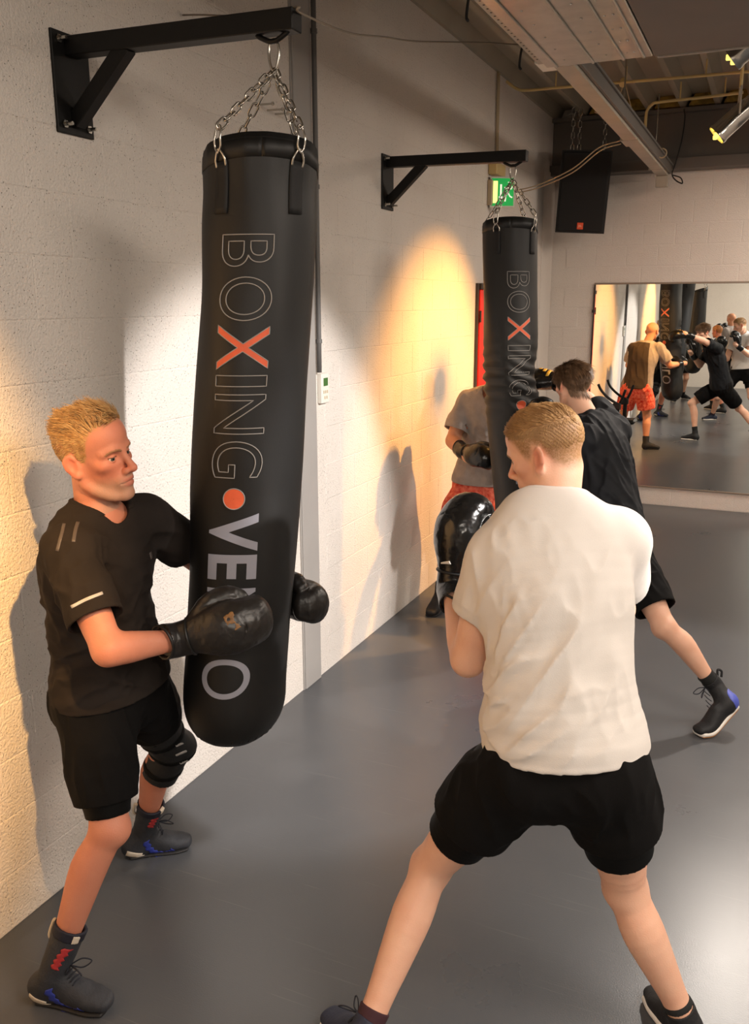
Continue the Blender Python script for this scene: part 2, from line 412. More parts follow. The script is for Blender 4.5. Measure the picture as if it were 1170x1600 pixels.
        if s.sample([c + nn * s.h * 1.5])[0] < s.sample([c - nn * s.h * 1.5])[0]:
            me.flip_normals()
        return me
    def build(s, name, m, parent=None, relax=1): return link(name, s.mesh(name, relax), m, parent)

def obb(c, B, half):
    """region function: oriented box"""
    c = np.asarray(c, float); B = np.asarray(B, float); half = np.asarray(half, float)
    return lambda P: (np.abs((P - c) @ B.T) - half).max(1)
def slab(p, n, a, b):
    n = nrm(n); p = np.asarray(p, float)
    return lambda P: np.maximum(((P - p) @ n) - b, a - ((P - p) @ n))

# ------------------------------------------------------------------ the room
RX, FY, BY, CZ = 6.6, 9.245, -4.70, 3.80          # right wall, far wall, rear wall, ceiling
def struct(o): o['kind'] = 'structure'; return o
struct(MB().box((-0.3, BY - 0.3, -0.2), (RX + 0.3, FY + 0.3, 0.0)).build('floor', M_FLOOR))
wl = struct(MB().box((-0.25, BY - 0.25, 0.0), (-0.0022, FY + 0.25, 4.1)).build('wall_left', M_WALL))
wf = struct(MB().box((-0.004, FY + 0.004, 0.0), (RX, FY + 0.25, 4.1)).build('wall_far', M_WALL))
struct(MB().box((RX, BY, 0.0), (RX + 0.25, FY, 4.1)).build('wall_right', M_WALL))
wr = struct(MB().box((-0.004, BY - 0.25, 0.0), (RX, BY - 0.004, 4.1)).build('wall_rear', M_WALL))

def block_mesh(name, L, Hh, axis, seed):
    """one painted block, its face proud of the joint and a little uneven"""
    rg = random.Random(seed); bm = bmesh.new(); ins = 0.0045 if axis == 'x' else 0.008
    def ring(x, l, h, jit=0.0): return [bm.verts.new((x + rg.uniform(-jit, jit), a * l / 2, b * h / 2)) for a, b in ((-1, -1), (1, -1), (1, 1), (-1, 1))]
    r0, r1, r2 = ring(-0.004, L, Hh), ring(-0.0008, L, Hh), ring(0.0014, L - 2 * ins, Hh - 2 * ins, 0.0004)
    for a, b in ((r0, r1), (r1, r2)):
        for i in range(4): bm.faces.new((a[i], a[(i + 1) % 4], b[(i + 1) % 4], b[i]))
    bm.faces.new(r2); bm.faces.new(r0[::-1])
    me = bpy.data.meshes.new(name)
    if axis == 'y': bm.transform(Matrix.Rotation(-math.pi / 2, 4, 'Z'))
    bm.to_mesh(me); bm.free(); me.materials.append(M_WALL); return me
def blocks(parent, axis, u0, u1, z1, L, Hh, limit, skip, dist):
    """lay blocks on a wall; the nearest `limit` are objects, the rest one mesh"""
    cells = []
    for r in range(int(z1 / Hh)):
        off = 0.0 if r % 2 else L / 2
        u = u0 - off
        while u < u1 + L:
            c = (u + L / 2, r * Hh + Hh / 2)
            if not skip(c[0] - L / 2, c[0] + L / 2, c[1]) and c[0] > u0 and c[0] + L / 2 <= u1 + 0.001: cells.append(c)
            u += L
    cells.sort(key=lambda c: dist(*c))
    vs = [block_mesh('block', L, Hh, axis, i) for i in range(6)]
    rg = random.Random(3); rest = MB()
    for i, (u, z) in enumerate(cells):
        p = (-0.0012, u, z) if axis == 'x' else (u, FY + 0.0010, z)
        me = vs[rg.randrange(6)]
        if i < limit:
            o = bpy.data.objects.new('block', me); COL.objects.link(o); o.location = p; o.parent = parent
        else:
            rest.add([np.array(q.co) + p for q in me.vertices], [tuple(f.vertices) for f in me.polygons])
    if rest.n: rest.build('blocks_beyond', M_WALL, parent)['kind'] = 'stuff'
BL, BH = 0.36, 0.20
def dist_left(y, z): return math.hypot(2.1, y - 0.2) + 0.5 * abs(z - 1.6)
blocks(wl, 'x', 1.26, FY, 3.78, BL, BH, 295,
       lambda a, b, z: (a < 4.05 and b > 3.84) or (a < 7.82 and b > 6.70 and z < 2.21), dist_left)
blocks(wf, 'y', 0.0, 2.4, 3.3, 0.30, BH, 290, lambda a, b, z: b > 0.47 and 0.2 < z < 2.2, lambda x, z: x)

# steel column let into the wall, and the trim strip in the far corner
struct(MB().box((-0.01, 3.85, 0.0), (0.012, 4.025, 3.79), 0.003).box((-0.004, 3.838, 0.0), (0.004, 3.85, 3.79)).build('trim_1', M_STEEL_GREY))
struct(MB().box((-0.01, 8.80, 0.0), (0.010, 9.243, 3.3), 0.004).build('trim_2', M_WALL))

# corrugated deck, ribs running along the room
def deck():
    P = 0.30; prof = []
    x = -0.02
    while x < RX + 0.1:
        prof += [(x, CZ), (x + 0.045, CZ), (x + 0.095, CZ + 0.10), (x + 0.25, CZ + 0.10)]; x += P
    v = [(a, BY, b) for a, b in prof] + [(a, FY, b) for a, b in prof]; n = len(prof)
    mb = MB().add(v, [(i, i + n, i + n + 1, i + 1) for i in range(n - 1)])
    mb.box((-0.3, BY - .3, CZ + 0.13), (RX + 0.3, FY + 0.3, CZ + 0.2))
    return mb.build('ceiling', M_DECK)
struct(deck())
M_FOAM = mat('yellow_foam', (128, 104, 40), 0.9, bump=0.01, bscale=40, var=0.3, vscale=20)
fo = MB()
for i in range(6):
    x = 0.075 + 0.30 * i + 0.31
    fo.add([(x - .03, 9.02, CZ + .002), (x + .205, 9.02, CZ + .002), (x + .155, 9.02, CZ + .098), (x + .02, 9.02, CZ + .098),
            (x - .03, 9.2, CZ + .002), (x + .205, 9.2, CZ + .002), (x + .155, 9.2, CZ + .098), (x + .02, 9.2, CZ + .098)],
           [(0, 1, 2, 3), (7, 6, 5, 4), (0, 4, 5, 1), (1, 5, 6, 2), (2, 6, 7, 3), (3, 7, 4, 0)])
struct(fo.build('trim_3', M_FOAM))
# steel edge beam over the far wall
struct(MB().box((0.0, 9.10, 3.36), (RX, 9.13, 3.78)).box((0.0, 9.02, 3.262), (RX, 9.24, 3.36), 0.004).box((0.0, 9.03, 3.755), (RX, 9.24, 3.79)).build('trim_4', M_DARKSTEEL))

# the red escape door under the sign
M_RED = mat('red_door_paint', (240, 40, 22), 0.4, var=0.04, vscale=3)
M_DFRAME = mat('dark_door_frame', (52, 44, 40), 0.5)
dr = struct(MB().box((0.0, 6.765, 0.01), (0.03, 7.74, 2.15), 0.003).build('door_1', M_RED))
MB().box((-0.003, 6.73, 0.0), (0.02, 6.76, 2.20), 0.003).box((-0.003, 7.745, 0.0), (0.04, 7.785, 2.20), 0.003).box((-0.003, 6.76, 2.155), (0.04, 7.745, 2.20), 0.003).build('door_frame', M_DFRAME, dr)
MB().cyl((0.03, 7.62, 1.05), (0.075, 7.62, 1.05), 0.011).tube([(0.075, 7.62, 1.05), (0.075, 7.50, 1.05)], 0.009).box((0.03, 7.59, 0.95), (0.036, 7.65, 1.15), 0.002).build('door_handle', M_CHROME, dr)
for z in (0.25, 1.08, 1.9): MB().cyl((0.034, 6.763, z), (0.034, 6.763, z + 0.09), 0.008).build('hinge', M_DFRAME, dr)

# mirror on the far wall
M_MIRROR = mat('mirror_glass', (238, 240, 236), 0.0, metal=1.0)
mr = MB().box((0.472, 9.228, 0.200), (5.6, 9.244, 2.226)).build('wall_mirror', M_MIRROR)
tag(mr, 'wide frameless gym mirror fixed to the far block wall', 'mirror')
M_TRIMALU = mat('mirror_edge_aluminium', (150, 136, 122), 0.4, metal=0.4)
MB().box((0.456, 9.222, 2.226), (5.6, 9.244, 2.244), 0.002).build('edge_strip', M_TRIMALU, mr)
MB().box((0.456, 9.222, 0.186), (5.6, 9.244, 0.200), 0.002).build('edge_strip', M_TRIMALU, mr)
MB().box((0.456, 9.224, 0.200), (0.472, 9.244, 2.226), 0.002).build('edge_strip', M_DFRAME, mr)
for z in (0.6, 1.25, 1.95): MB().box((0.446, 9.220, z), (0.474, 9.230, z + 0.03), 0.002).build('mirror_clip', M_DFRAME, mr)

# ------------------------------------------------------------------ ceiling fittings
du = MB().box((0.985, 1.6, 3.20), (1.50, 4.72, 3.62), 0.004).build('air_duct', M_GALV)
tag(du, 'galvanised sheet metal air duct with riveted seams under the ceiling', 'duct')
for x in (1.035, 1.215, 1.36, 1.455):
    MB().box((x, 1.7, 3.190), (x + 0.012, 4.70, 3.2005), 0.002).build('standing_seam', M_GALV, du)
rv = MB().cyl((0, 0, 0), (0, 0, -0.004), 0.006, 8, 0.003).mesh('rivet'); rv.materials.append(M_GALV)
for x in (1.10, 1.30, 1.395, 1.43):
    for i in range(11):
        o = link('rivet', rv, None, du); o.location = (x, 2.6 + i * 0.2, 3.199)
for y in (2.3, 3.5, 4.6):
    for x in (1.0, 1.45): MB().tube([(x, y, 3.61), (x, y, 3.80)], 0.005).build('hanger_rod', M_CHROME, du)
MB().box((0.945, 2.0, 3.215), (0.985, 4.70, 3.235), 0.003).box((0.945, 2.0, 3.235), (0.949, 4.70, 3.275)).build('angle_rail', M_BEAM, du)
hl = MB().cyl((0, 0, 0), (0, 0, -0.0012), 0.005, 8).mesh('rail_hole'); hl.materials.append(M_DFRAME)
for i in range(26):
    o = link('rail_hole', hl, None, du); o.location = (0.966, 3.30 + i * 0.052, 3.2148)
for y in (3.62, 4.42):
    MB().tube(catmull([(0.95, y, 3.24), (0.935, y, 3.22), (0.93, y - .01, 3.15), (0.94, y - .02, 3.13)], 5), 0.006).build('cable_tie', M_BLACKCABLE, du)
bd = MB().box((1.505, 1.6, 3.203), (3.4, 4.74, 3.60), 0.004).build('duct_casing', M_DUCTGREY)
tag(bd, 'wide dark grey boarded casing hung from the ceiling beside the duct', 'casing')
MB().box((1.52, 4.736, 3.196), (3.4, 4.752, 3.23), 0.002).build('edge_profile', M_GALV, bd)
for y in (2.2, 4.4):
    for x in (1.9, 3.0): MB().tube([(x, y, 3.59), (x, y, 3.80)], 0.005).build('hanger_rod', M_CHROME, bd)

be = MB().box((1.02, 4.725, 3.20), (1.125, 9.02, 3.34), 0.004).build('steel_beam', M_BEAM)
tag(be, 'pale grey steel box beam running along the ceiling to the far wall', 'beam')
MB().box((1.126, 4.73, 3.215), (1.15, 9.0, 3.30), 0.003).box((1.15, 4.73, 3.285), (1.165, 9.0, 3.30), 0.002).build('side_channel', M_DARKSTEEL, be)
MB().box((1.0, 6.95, 3.197), (1.128, 6.97, 3.345), 0.001).box((1.005, 8.52, 3.197), (1.13, 8.535, 3.345), 0.001).build('joint_sleeve', M_BEAM, be)
MB().box((0.99, 7.02, 3.21), (1.02, 7.30, 3.26), 0.002).build('side_bracket', M_BEAM, be)
MB().box((1.018, 8.96, 3.10), (1.127, 9.018, 3.20), 0.003).build('end_foot', M_BEAM, be)
for y in (5.0, 6.6, 8.4): MB().tube([(1.07, y, 3.34), (1.07, y, 3.80)], 0.006).build('hanger_rod', M_CHROME, be)
tg = MB().tube([(1.17 + .035 * math.cos(a), 8.05 + 0.004 * math.sin(3 * a), 3.26 + .035 * math.sin(a)) for a in np.linspace(0, 6.28, 24)[:-1]], 0.006, 6, True).build('cable_coil', M_CABLELIGHT)
tag(tg, 'small loop of beige cable hanging from the side of the ceiling beam', 'cable')
jb = MB().box((0.90, 4.80, 3.245), (1.0, 4.98, 3.31), 0.004).build('junction_box', M_WHITEPLASTIC)
tag(jb, 'white junction box with dark terminals beside the start of the beam', 'box')
for i in range(4): MB().box((0.91, 4.795, 3.255 + i * 0.012), (0.955, 4.801, 3.262 + i * 0.012)).build('terminal', M_GLOVETRIM, jb)
MB().tube([(0.95, 4.9, 3.31), (0.95, 4.9, 3.80)], 0.004).build('hanger_rod', M_CHROME, jb)

def pipe(pts, r, name, lab, m=M_YELLOWPIPE, n=8, cat='conduit'):
    return tag(MB().tube(catmull(pts, n), r, 8).build(name, m, smooth=True), lab, cat)
pp = pipe([(0.03, 7.30, 3.765), (0.06, 7.30, 3.74), (0.12, 7.305, 3.70), (0.2, 7.31, 3.685), (0.5, 7.33, 3.685), (1.4, 7.40, 3.685), (2.8, 7.50, 3.69)], 0.011, 'conduit', 'long cream conduit clipped across the ceiling from the wall corner')
for x in (0.42, 0.95, 1.52, 2.1): MB().tube([(x, 7.335 + (x - .5) * .075, 3.685), (x, 7.335 + (x - .5) * .075, 3.797)], 0.006).build('pipe_clip', M_YELLOWPIPE, pp)
MB().cyl((0.93, 7.345, 3.665), (0.93, 7.375, 3.70), 0.026, 12).build('pull_box', M_YELLOWPIPE, pp)
pp = pipe([(1.02, 8.05, 3.33), (1.02, 8.05, 3.55), (1.03, 8.05, 3.61), (1.06, 8.06, 3.645), (1.12, 8.06, 3.66), (1.5, 8.05, 3.665), (1.76, 8.03, 3.67)], 0.012, 'conduit', 'cream conduit bent down onto the ceiling beam')
for x in (1.28, 1.62): MB().tube([(x, 8.05, 3.665), (x, 8.05, 3.797)], 0.006).build('pipe_clip', M_YELLOWPIPE, pp)
pp = pipe([(0.015, 7.12, 3.795), (0.015, 7.13, 3.3), (0.015, 7.16, 3.12)], 0.010, 'conduit', 'cream conduit running down the wall to the exit sign', M_CABLELIGHT, 4)
MB().tube([(0.015, 7.155, 3.795), (0.015, 7.165, 3.3), (0.015, 7.185, 3.12)], 0.006).build('second_conduit', M_CABLELIGHT, pp)
pp = pipe([(0.022, 4.042, 1.70), (0.022, 4.042, 2.4), (0.022, 4.042, 3.79)], 0.013, 'conduit', 'dark grey conduit up the steel column above the thermostat', M_GREYPIPE, 3)
for z in (1.85, 2.6, 3.3): MB().cyl((0.022, 4.042, z), (0.022, 4.042, z + 0.02), 0.017, 10).build('pipe_clip', M_GREYPIPE, pp)
for a, lb in (([(0.93, 7.37, 3.67), (0.90, 7.4, 3.60), (0.84, 7.3, 3.52), (0.80, 7.0, 3.42), (0.98, 6.9, 3.35)], 'thin beige cable looping out from the conduit box to the beam side'),
              ([(0.95, 7.37, 3.66), (1.0, 7.38, 3.5), (1.04, 7.4, 3.345)], 'thin beige cable dropping straight from the conduit box onto the beam')):
    tag(MB().tube(catmull(a, 6), 0.004, 6).build('cable', M_CABLELIGHT, smooth=True), lb, 'cable', 'cables from the conduit box')
tag(MB().tube(catmull([(1.22, 9.0, 3.77), (1.235, 8.98, 3.68), (1.22, 9.0, 3.5), (1.18, 8.99, 3.3), (1.16, 8.97, 3.21), (1.20, 8.95, 3.15), (1.26, 8.94, 3.12), (1.24, 8.95, 3.17), (1.17, 8.97, 3.2)], 6), 0.006, 6).build('cable', M_BLACKCABLE, smooth=True), 'black cable hanging down the edge beam beside the beam end', 'cable')
# thin wires strung at bracket height
tag(MB().tube(catmull([(0.004, 3.02, 3.11), (0.16, 2.9, 3.06), (0.50, 2.65, 2.95), (0.828, 2.402, 2.866), (0.84, 2.41, 2.852), (0.66, 3.1, 2.994), (0.623, 3.5, 3.083), (0.605, 3.9, 3.166), (0.74, 4.3, 3.243), (0.94, 4.62, 3.285)], 8), 0.0035, 6).build('cable', M_CABLE, smooth=True), 'thin grey wire strung from the wall past the near bracket to the duct', 'cable')
for dx, dz, lb in ((0, 0, 'upper of two beige cables sagging from the exit sign to the ceiling beam'), (0.012, 0.022, 'lower of two beige cables sagging from the exit sign to the ceiling beam')):
    tag(MB().tube(catmull([(0.035, 7.45, 2.975 - dz), (0.10, 7.45, 2.96 - dz), (0.30, 7.40, 2.985 - dz), (0.60, 7.25, 3.07 - dz * 1.3), (0.82 + dx, 7.12, 3.19 - dz), (0.985, 7.1, 3.225 - dz)], 8), 0.0045, 6).build('cable', M_CABLELIGHT, smooth=True), lb, 'cable', 'twin cables from the exit sign')

# ------------------------------------------------------------------ exit sign, thermostat, screws, speaker, lamps
M_SIGN = mat('sign_green', (10, 168, 74), 0.4, emit=0.55)
M_SIGNW = mat('sign_white', (244, 246, 226), 0.4, emit=0.75)
M_SIGNY = mat('sign_glow', (250, 236, 140), 0.4, emit=1.2)
def exit_sign():
    # flag sign standing out from the wall, its face turned to the room
    t = empty('exit_sign', (0.0, 7.0, 2.9)); tag(t, 'lit green running man exit sign on the wall behind the far bag', 'sign')
    a = V(0.03, 6.98, 0); b = V(0.185, 7.06, 0); d = nrm(b - a); n = V(d[1], -d[0], 0); L = np.linalg.norm(b - a); z0, z1 = 2.795, 3.0
    T = -V(0.0, 7.0, 2.9)
    def q(u, w, o): return a + d * (u * L) + V(0, 0, z0 + w * (z1 - z0)) + n * o + T
    def plate(name, poly, m, o, th=0.002):
        mb = MB(); k = len(poly); mb.add([q(u, w, o) for u, w in poly] + [q(u, w, o + th) for u, w in poly], [tuple(range(k))[::-1], tuple(range(k, 2 * k))] + [(i, (i + 1) % k, k + (i + 1) % k, k + i) for i in range(k)])
        return mb.build(name, m, t)
    plate('housing', [(-.06, -.06), (1.06, -.06), (1.06, 1.06), (-.06, 1.06)], M_WHITEPLASTIC, -0.05, 0.05)
    plate('panel', [(0, 0), (1, 0), (1, 1), (0, 1)], M_SIGN, 0.0)
    plate('doorway', [(.07, .1), (.27, .1), (.27, .9), (.07, .9)], M_SIGNY, 0.002)
    plate('arrow', [(.42, .12), (.52, .34), (.46, .34), (.46, .78), (.38, .78), (.38, .34), (.32, .34)], M_SIGNW, 0.002)
    rm = MB()
    for P, r in (([(.78, .84), (.782, .86)], .05), ([(.76, .72), (.74, .48)], .045), ([(.74, .48), (.64, .36), (.62, .16)], .026), ([(.74, .48), (.84, .34), (.94, .3)], .026), ([(.76, .7), (.64, .6), (.58, .68)], .02), ([(.76, .7), (.88, .6), (.94, .7)], .02)):
        rm.tube([q(u, w, 0.003) for u, w in P], r * (z1 - z0), 6)
    rm.build('running_man', M_SIGNW, t)
    MB().box(V(0.0, 6.97, 3.03) + T, V(0.07, 7.22, 3.12) + T, 0.006).build('junction_box', M_YELLOWPIPE, t)
    MB().box(V(-0.002, 6.96, 2.80) + T, V(0.04, 7.04, 2.99) + T, 0.006).build('wall_mount', M_CABLELIGHT, t)
    MB().box(V(0.0, 7.14, 2.955) + T, V(0.03, 7.45, 2.965) + T).build('cable_lead', M_CABLELIGHT, t)
exit_sign()
th = MB().box((-0.002, 4.062, 1.535), (0.024, 4.146, 1.692), 0.004).build('thermostat', M_WHITEPLASTIC)
tag(th, 'white wall thermostat with green display beside the steel column', 'thermostat')
MB().box((0.023, 4.082, 1.626), (0.0255, 4.130, 1.668)).build('display', mat('lcd_green', (62, 104, 52), 0.3, emit=0.15), th)
for i, (y, z) in enumerate(((4.085, 1.595), (4.105, 1.595), (4.125, 1.595), (4.095, 1.565), (4.118, 1.565))):
    MB().box((0.0235, y - .006, z - .008), (0.0255, y + .006, z + .008), 0.001).build('button', M_CABLELIGHT, th)
for i, (y, z, L) in enumerate(((3.545, 2.895, .075), (3.63, 2.888, .075), (3.70, 2.885, .06))):
    sc = MB().cyl((-0.01, y, z), (L, y + .01, z), 0.0045, 8).cyl((L - .006, y + .01, z), (L, y + .01, z), 0.009, 8).build('screw', M_CHROME)
    tag(sc, ('leftmost', 'middle', 'rightmost')[i] + ' of three screws left in the wall behind the near bag chains', 'screw', 'screws in the wall')

def link_mesh(Lk, wd, r):
    pts = []
    for a in np.linspace(-math.pi / 2, math.pi / 2, 7): pts.append((wd / 2 * math.sin(a) * 1.0, 0, Lk / 2 - wd / 2 + wd / 2 * math.cos(a)))
    for a in np.linspace(math.pi / 2, 3 * math.pi / 2, 7): pts.append((wd / 2 * math.sin(a), 0, -Lk / 2 + wd / 2 + wd / 2 * math.cos(a)))
    me = MB().tube(pts, r, 6, True).mesh('link'); me.materials.append(M_CHROME)
    me.polygons.foreach_set('use_smooth', np.ones(len(me.polygons), bool)); return me
LINK = link_mesh(0.044, 0.021, 0.0030); LINKS = link_mesh(0.06, 0.03, 0.004)
def chain(parent, a, b, origin, me=LINK, pitch=0.037, phase=0.0):
    a = np.asarray(a, float); b = np.asarray(b, float); n = max(1, round(np.linalg.norm(b - a) / pitch)); d = nrm(b - a)
    t = empty('chain', (0, 0, 0), parent)
    q = Vector(d).to_track_quat('Z', 'Y')
    for i in range(n):
        o = bpy.data.objects.new('link', me); COL.objects.link(o); o.parent = t
        o.location = a + (b - a) * (i + 0.5) / n - origin
        o.rotation_mode = 'QUATERNION'; o.rotation_quaternion = q @ Matrix.Rotation(phase + (i % 2) * math.pi / 2 + 0.2 * math.sin(i * 2.1), 3, 'Z').to_quaternion()
    return t

def speaker():
    t = empty('loudspeaker', (0.4, 8.72, 2.7)); tag(t, 'large black loudspeaker with an orange badge hung on chains in the corner', 'speaker')
    R = Matrix.Translation((0.40, 8.72, 3.07)) @ Matrix.Rotation(0.20, 4, 'Z') @ Matrix.Rotation(0.05, 4, 'Y') @ Matrix.Rotation(0.16, 4, 'X')
    T = Matrix.Translation((-0.4, -8.72, -2.7)) @ R
    def put(o): o.matrix_parent_inverse = Matrix.Identity(4); o.matrix_local = T; return o
    M_SP = mat('speaker_cabinet', (16, 15, 15), 0.6); M_GR = mat('speaker_grille', (9, 9, 9), 0.75, bump=0.001, bscale=500)
    bm = MB().add([(-.225, -.19, -.36), (.225, -.19, -.36), (.16, .2, -.36), (-.16, .2, -.36), (-.225, -.19, .36), (.225, -.19, .36), (.16, .2, .36), (-.16, .2, .36)],
                  [(3, 2, 1, 0), (4, 5, 6, 7), (0, 1, 5, 4), (1, 2, 6, 5), (2, 3, 7, 6), (3, 0, 4, 7)])
    put(bm.build('cabinet', M_SP, t))
    put(MB().box((-.21, -.206, -.345), (.21, -.19, .345), 0.008).build('grille', M_GR, t))
    bg_ = put(MB().box((-.028, -.210, -.325), (.028, -.205, -.265), 0.002).build('badge', mat('orange_badge', (226, 84, 44), 0.5), t))
    cu = bpy.data.curves.new('badge_text', 'FONT'); cu.body = 'JBL'; cu.size = 0.026; cu.align_x = 'CENTER'; cu.align_y = 'CENTER'; cu.extrude = 0.0006
    o = bpy.data.objects.new('badge_text', cu); COL.objects.link(o); bpy.context.view_layer.update()
    me = bpy.data.meshes.new_from_object(o.evaluated_get(bpy.context.evaluated_depsgraph_get())); bpy.data.objects.remove(o)
    me.transform(Matrix.Translation((0, -.2105, -.295)) @ Matrix.Rotation(math.pi / 2, 4, 'X')); me.materials.clear(); me.materials.append(M_SIGNW if False else mat('badge_print', (250, 200, 170), 0.5))
    o = bpy.data.objects.new('badge_lettering', me); COL.objects.link(o); o.parent = bg_
    W_ = lambda p: np.array(R @ Vector(p))
    org = V(0.4, 8.72, 2.7)
    for p, top in ((W_((-.14, .0, .36)), 0), (W_((-.08, .1, .36)), 0), (W_((.15, .05, .36)), 0)):
        chain(t, (p[0], p[1], 3.795), p - V(0, 0, .01), org, LINKS, 0.05)
speaker()

M_LAMPC = mat('polished_lamp_can', (196, 194, 190), 0.16, metal=1.0)
M_GEL = mat('yellow_gel', (255, 226, 110), 0.3, emit=1.6)
def par_can(name, a, b, lab):
    a = V(*a); b = V(*b); d = nrm(b - a); t = empty(name, a); tag(t, lab, 'lamp')
    mb = MB(); pr = [(0.0, .03), (0.02, .05), (0.12, .058), (0.2, .060), (0.30, .062), (0.31, .066), (0.33, .066)]
    mb.tube([d * p for p, r in pr], [r for p, r in pr], 20, caps=False); mb.tube([d * p * 0.99 for p, r in pr[::-1]], [r - .003 for p, r in pr[::-1]], 20, caps=False)
    mb.build('can', M_LAMPC, t, True)
    MB().cyl(d * .0, d * .004, .032, 16).build('back_cap', M_LAMPC, t)
    MB().cyl(d * .300, d * .304, .060, 20).build('lens', M_GEL, t)
    sd = nrm(np.cross(d, V(0, 0, 1))); c = d * .17; up = V(0, 0, .16)
    MB().tube([c + sd * .062, c + sd * .068 + up * .3, c + sd * .05 + up, c - sd * .05 + up, c - sd * .068 + up * .3, c - sd * .062], .006, 6).build('yoke', M_BEAM, t)
    for k in (0.322, 0.335):
        for s_ in (-1, 1): MB().box(d * k + sd * s_ * .05 - .012, d * k + sd * s_ * .05 + .012, .003).build('gel_clip', M_GEL, t)
    MB().tube([c + up, c + V(0, 0, 3.80 - (a + c)[2])], .010).build('drop_rod', M_YELLOWPIPE, t)
    MB().tube(catmull([V(0, 0, 0), -d * .06 + V(.02, 0, .02), -d * .05 + V(.05, 0, .12), V(.03, .02, 3.8 - a[2])], 6), .005, 6).build('lead', M_BLACKCABLE, t)
par_can('stage_lamp', (1.955, 6.22, 3.285), (1.745, 6.19, 3.09), 'polished round stage lamp with yellow gel hanging below the casing at right')
par_can('stage_lamp', (2.10, 5.0, 3.42), (1.80, 5.05, 3.20), 'polished stage lamp half hidden behind the edge of the dark casing')

# black upright handlebars standing by the far mirror
def handlebars():
    t = empty('exercise_bike', (0.80, 8.95, 0.0)); tag(t, 'black exercise bike handlebars standing before the mirror behind the dark shirted boxer', 'bike')
    m = M_BLACKSTEEL
    MB().box((-.22, -.03, 0), (.22, .03, .06), .01).box((-.22, -.40, 0), (.22, -.34, .06), .01).obox((0, -.37, .05), (0, .0, .05), (0, 0, 1), .06, .05, .005).build('base', m, t)
    MB().tube([(0, 0, .05), (0.0, 0.02, .6), (0, .03, 1.06)], [.03, .024, .02], 12).build('post', m, t)
    MB().tube(catmull([(-.20, .0, 1.25), (-.17, .02, 1.19), (-.10, .02, 1.12), (0, .03, 1.06), (.03, .02, 1.09), (.07, .0, 1.205)], 6), .013, 10).build('handlebar', m, t, True)
    MB().box((-.05, -.01, 1.0), (.03, .05, 1.07), .01).build('console', M_GLOVETRIM, t)
    MB().tube([(.0, -.37, .05), (.0, -.37, .75)], .022, 10).build('seat_post', m, t)
    MB().box((-.07, -.50, .75), (.07, -.28, .80), .02).build('seat', M_GLOVETRIM, t)
handlebars()

# ------------------------------------------------------------------ brackets and bags
def bracket(y, lab):
    t = empty('bag_bracket', (0, y, 2.56)); tag(t, lab, 'bracket', None)
    B = M_BLACKSTEEL
    T = lambda x, yy, z: (x, yy, z - 2.56)
    MB().box(T(-0.002, -.082, 2.585), T(0.010, .082, 2.888), 0.002).build('wall_plate', B, t)
    MB().obox(T(0.008, 0, 2.848), T(0.835, 0.005, 2.831), (0, 0, 1), .058, .058, .003).build('arm', B, t)
    MB().obox(T(0.012, 0, 2.625), T(0.235, 0, 2.828), (0, 1, 0), .05, .045, .003).build('brace', B, t)
    for yy, z in ((-.055, 2.862), (-.055, 2.612), (.055, 2.612), (.055, 2.862)):
        MB().cyl(T(.008, yy, z), T(.018, yy, z), .013, 6).cyl(T(.016, yy, z), T(.045, yy, z), .006, 8).build('bolt', M_CHROME, t)
    MB().tube(catmull([T(.705, 0, 2.806), T(.712, 0, 2.800), T(.742, 0, 2.786), T(.757, 0, 2.784), T(.772, 0, 2.786), T(.80, 0, 2.800), T(.807, 0, 2.806)], 5), .0075, 8).build('eyelet', B, t, True)
    return t

_FONT = {}
def glyph(ch, bold=False):
    """boundary loops and fill of one letter, normalised to the unit box"""
    if ch in _FONT: return _FONT[ch]
    cu = bpy.data.curves.new('glyph', 'FONT'); cu.body = ch; cu.size = 1.0; cu.resolution_u = 10
    if bold: cu.offset = 0.028
    o = bpy.data.objects.new('glyph', cu); COL.objects.link(o); bpy.context.view_layer.update()
    me = bpy.data.meshes.new_from_object(o.evaluated_get(bpy.context.evaluated_depsgraph_get())); bpy.data.objects.remove(o)
    bm = bmesh.new(); bm.from_mesh(me); bmesh.ops.remove_doubles(bm, verts=bm.verts, dist=1e-5)
    bmesh.ops.triangulate(bm, faces=bm.faces[:])
    adj = {}
    for e in bm.edges:
        if len(e.link_faces) == 1:
            a, b = e.verts; adj.setdefault(a, []).append(b); adj.setdefault(b, []).append(a)
    loops = []; seen = set()
    for s in adj:
        if s in seen: continue
        lp = [s]; seen.add(s); cur = s
        while True:
            nx = [q for q in adj[cur] if q not in seen]
            if not nx: break
            cur = nx[0]; seen.add(cur); lp.append(cur)
        if len(lp) > 2: loops.append(np.array([(q.co.x, q.co.y) for q in lp]))
    for _ in range(4):
        es = [e for e in bm.edges if e.calc_length() > 0.09]
        if not es: break
        bmesh.ops.subdivide_edges(bm, edges=es, cuts=1); bmesh.ops.triangulate(bm, faces=bm.faces[:])
    bm.verts.index_update()
    v = np.array([(q.co.x, q.co.y) for q in bm.verts]); f = [tuple(q.index for q in x.verts) for x in bm.faces]; bm.free()
    lo, hi = v.min(0), v.max(0)
    nz = lambda p: (p - lo) / (hi - lo)
    _FONT[ch] = ([nz(l) for l in loops], nz(v), f, (hi - lo)); return _FONT[ch]

